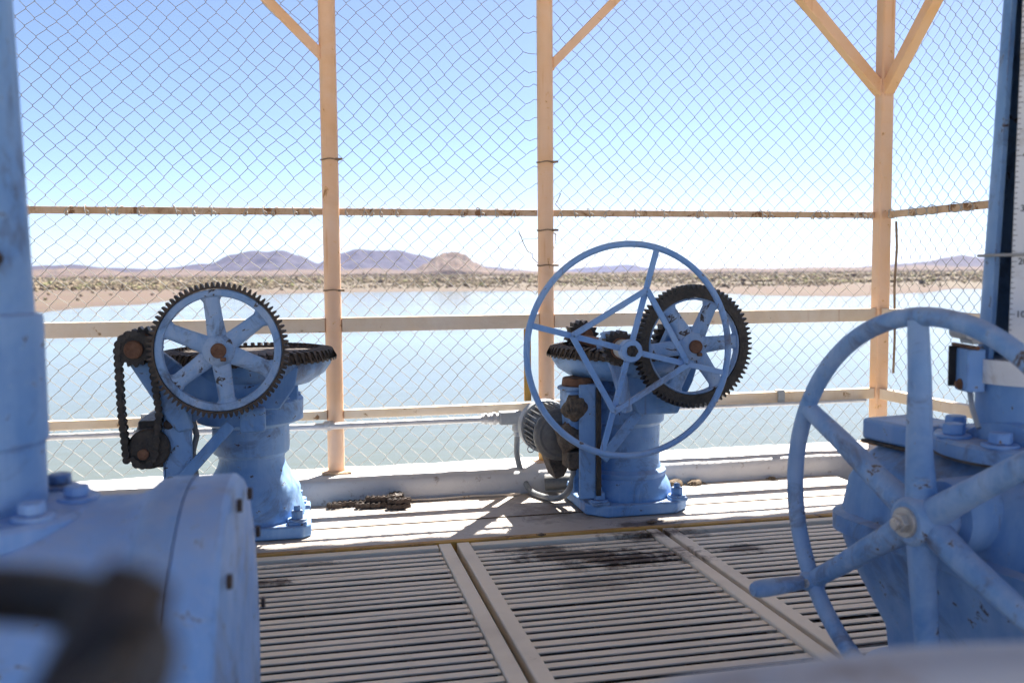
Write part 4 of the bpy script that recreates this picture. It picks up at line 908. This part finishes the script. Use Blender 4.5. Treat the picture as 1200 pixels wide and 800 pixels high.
# ---- pale pipe barrier just under the lens at the right
pb = thing('pipe_barrier', 'blurred pale blue grey pipe barrier along the bottom right edge', 'barrier', (0.085, 0.40, 0))
MB().tube(smooth_path([Vector(q)-Vector((0.085, 0.40, 0)) for q in [(0.06, 0.405, -0.006), (0.062, 0.405, 0.50), (0.080, 0.40, 0.56), (0.112, 0.392, 0.610), (0.16, 0.372, 0.640), (0.22, 0.353, 0.652), (0.30, 0.333, 0.659), (0.60, 0.26, 0.668), (0.95, 0.175, 0.668)]], 10), 0.030, 24).build('bent_pipe', 'near_rail', pb)
MB().cyl((0.80, -0.21, -0.006), (0.80, -0.21, 0.65), 0.026, n=24).build('upright', 'near_rail', pb)

# ================================================================== SMALL THINGS
ch_ = thing('scrap_chain', 'heap of rusty roller chain lying on the deck by the kerb', 'chain', (0.30, 3.40, 0.0))
def deck_chain(pts, z, name): 
    return chain([(x-0.30, y-0.40-3.0, z) for x, y in pts], 0.019, 0.026, 0.0085, 'darkrust', ch_, name)
deck_chain([(0.10, 3.445), (0.17, 3.450), (0.24, 3.435), (0.31, 3.445), (0.36, 3.465)], 0.012, 'chain_strand')
deck_chain([(0.18, 3.405), (0.25, 3.400), (0.32, 3.408), (0.36, 3.398)], 0.012, 'chain_strand')
deck_chain([(0.22, 3.420), (0.28, 3.412), (0.33, 3.425), (0.34, 3.465), (0.29, 3.455)], 0.031, 'chain_strand')
deck_chain([(0.29, 3.365), (0.33, 3.362), (0.38, 3.368)], 0.012, 'chain_strand')
deck_chain([(0.295, 3.372), (0.34, 3.366), (0.37, 3.376)], 0.030, 'chain_strand')
deck_chain([(0.08, 3.43), (0.13, 3.43)], 0.012, 'chain_strand')
tag(MB().tube(smooth_path([(0.36, 3.468, 0.006), (0.48, 3.462, 0.005), (0.60, 3.468, 0.006), (0.72, 3.463, 0.005), (0.80, 3.452, 0.008)]), 0.004, 6).build('pale_cord', 'rail', None), 'thin pale cord lying along the foot of the kerb', 'cord')
def debris(x, y, s, seed, label):
    r2 = random.Random(seed); mb = lump((0, 0, s*0.25), (s, s*0.7, s*0.42), seed, 2)
    for i in range(26):
        a = r2.uniform(0, 6.28); d = s*r2.uniform(0.3, 1.5); q = s*r2.uniform(0.18, 0.4); z = max(0.004, s*r2.uniform(0.0, 0.6)*(1-d/s/1.6))
        rt = Matrix.Rotation(r2.uniform(0, 6.28), 3, 'Z') @ Matrix.Rotation(r2.uniform(-0.6, 0.6), 3, 'X')
        mb.box((d*math.cos(a), d*math.sin(a)*0.6, z), (q, q*0.5, 0.0025), rt)
    o = mb.build('dirt_clump', 'debris', None, ang=20); o.location = (x, y, 0.001); tag(o, label, 'debris')
debris(1.43, 3.46, 0.038, 3, 'clump of dry leaves by the kerb right of the hoist')
debris(1.52, 3.462, 0.030, 5, 'smaller clump of dirt by the kerb, farther right of the hoist')
debris(1.86, 3.468, 0.018, 9, 'small crumb of dirt at the kerb near the right handwheel')
debris(1.14, 2.955, 0.014, 12, 'small dark dirt clump in front of the hoist base')
debris(0.74, 2.90, 0.012, 15, 'small dirt clump on the yellow edge left of the oil stain')
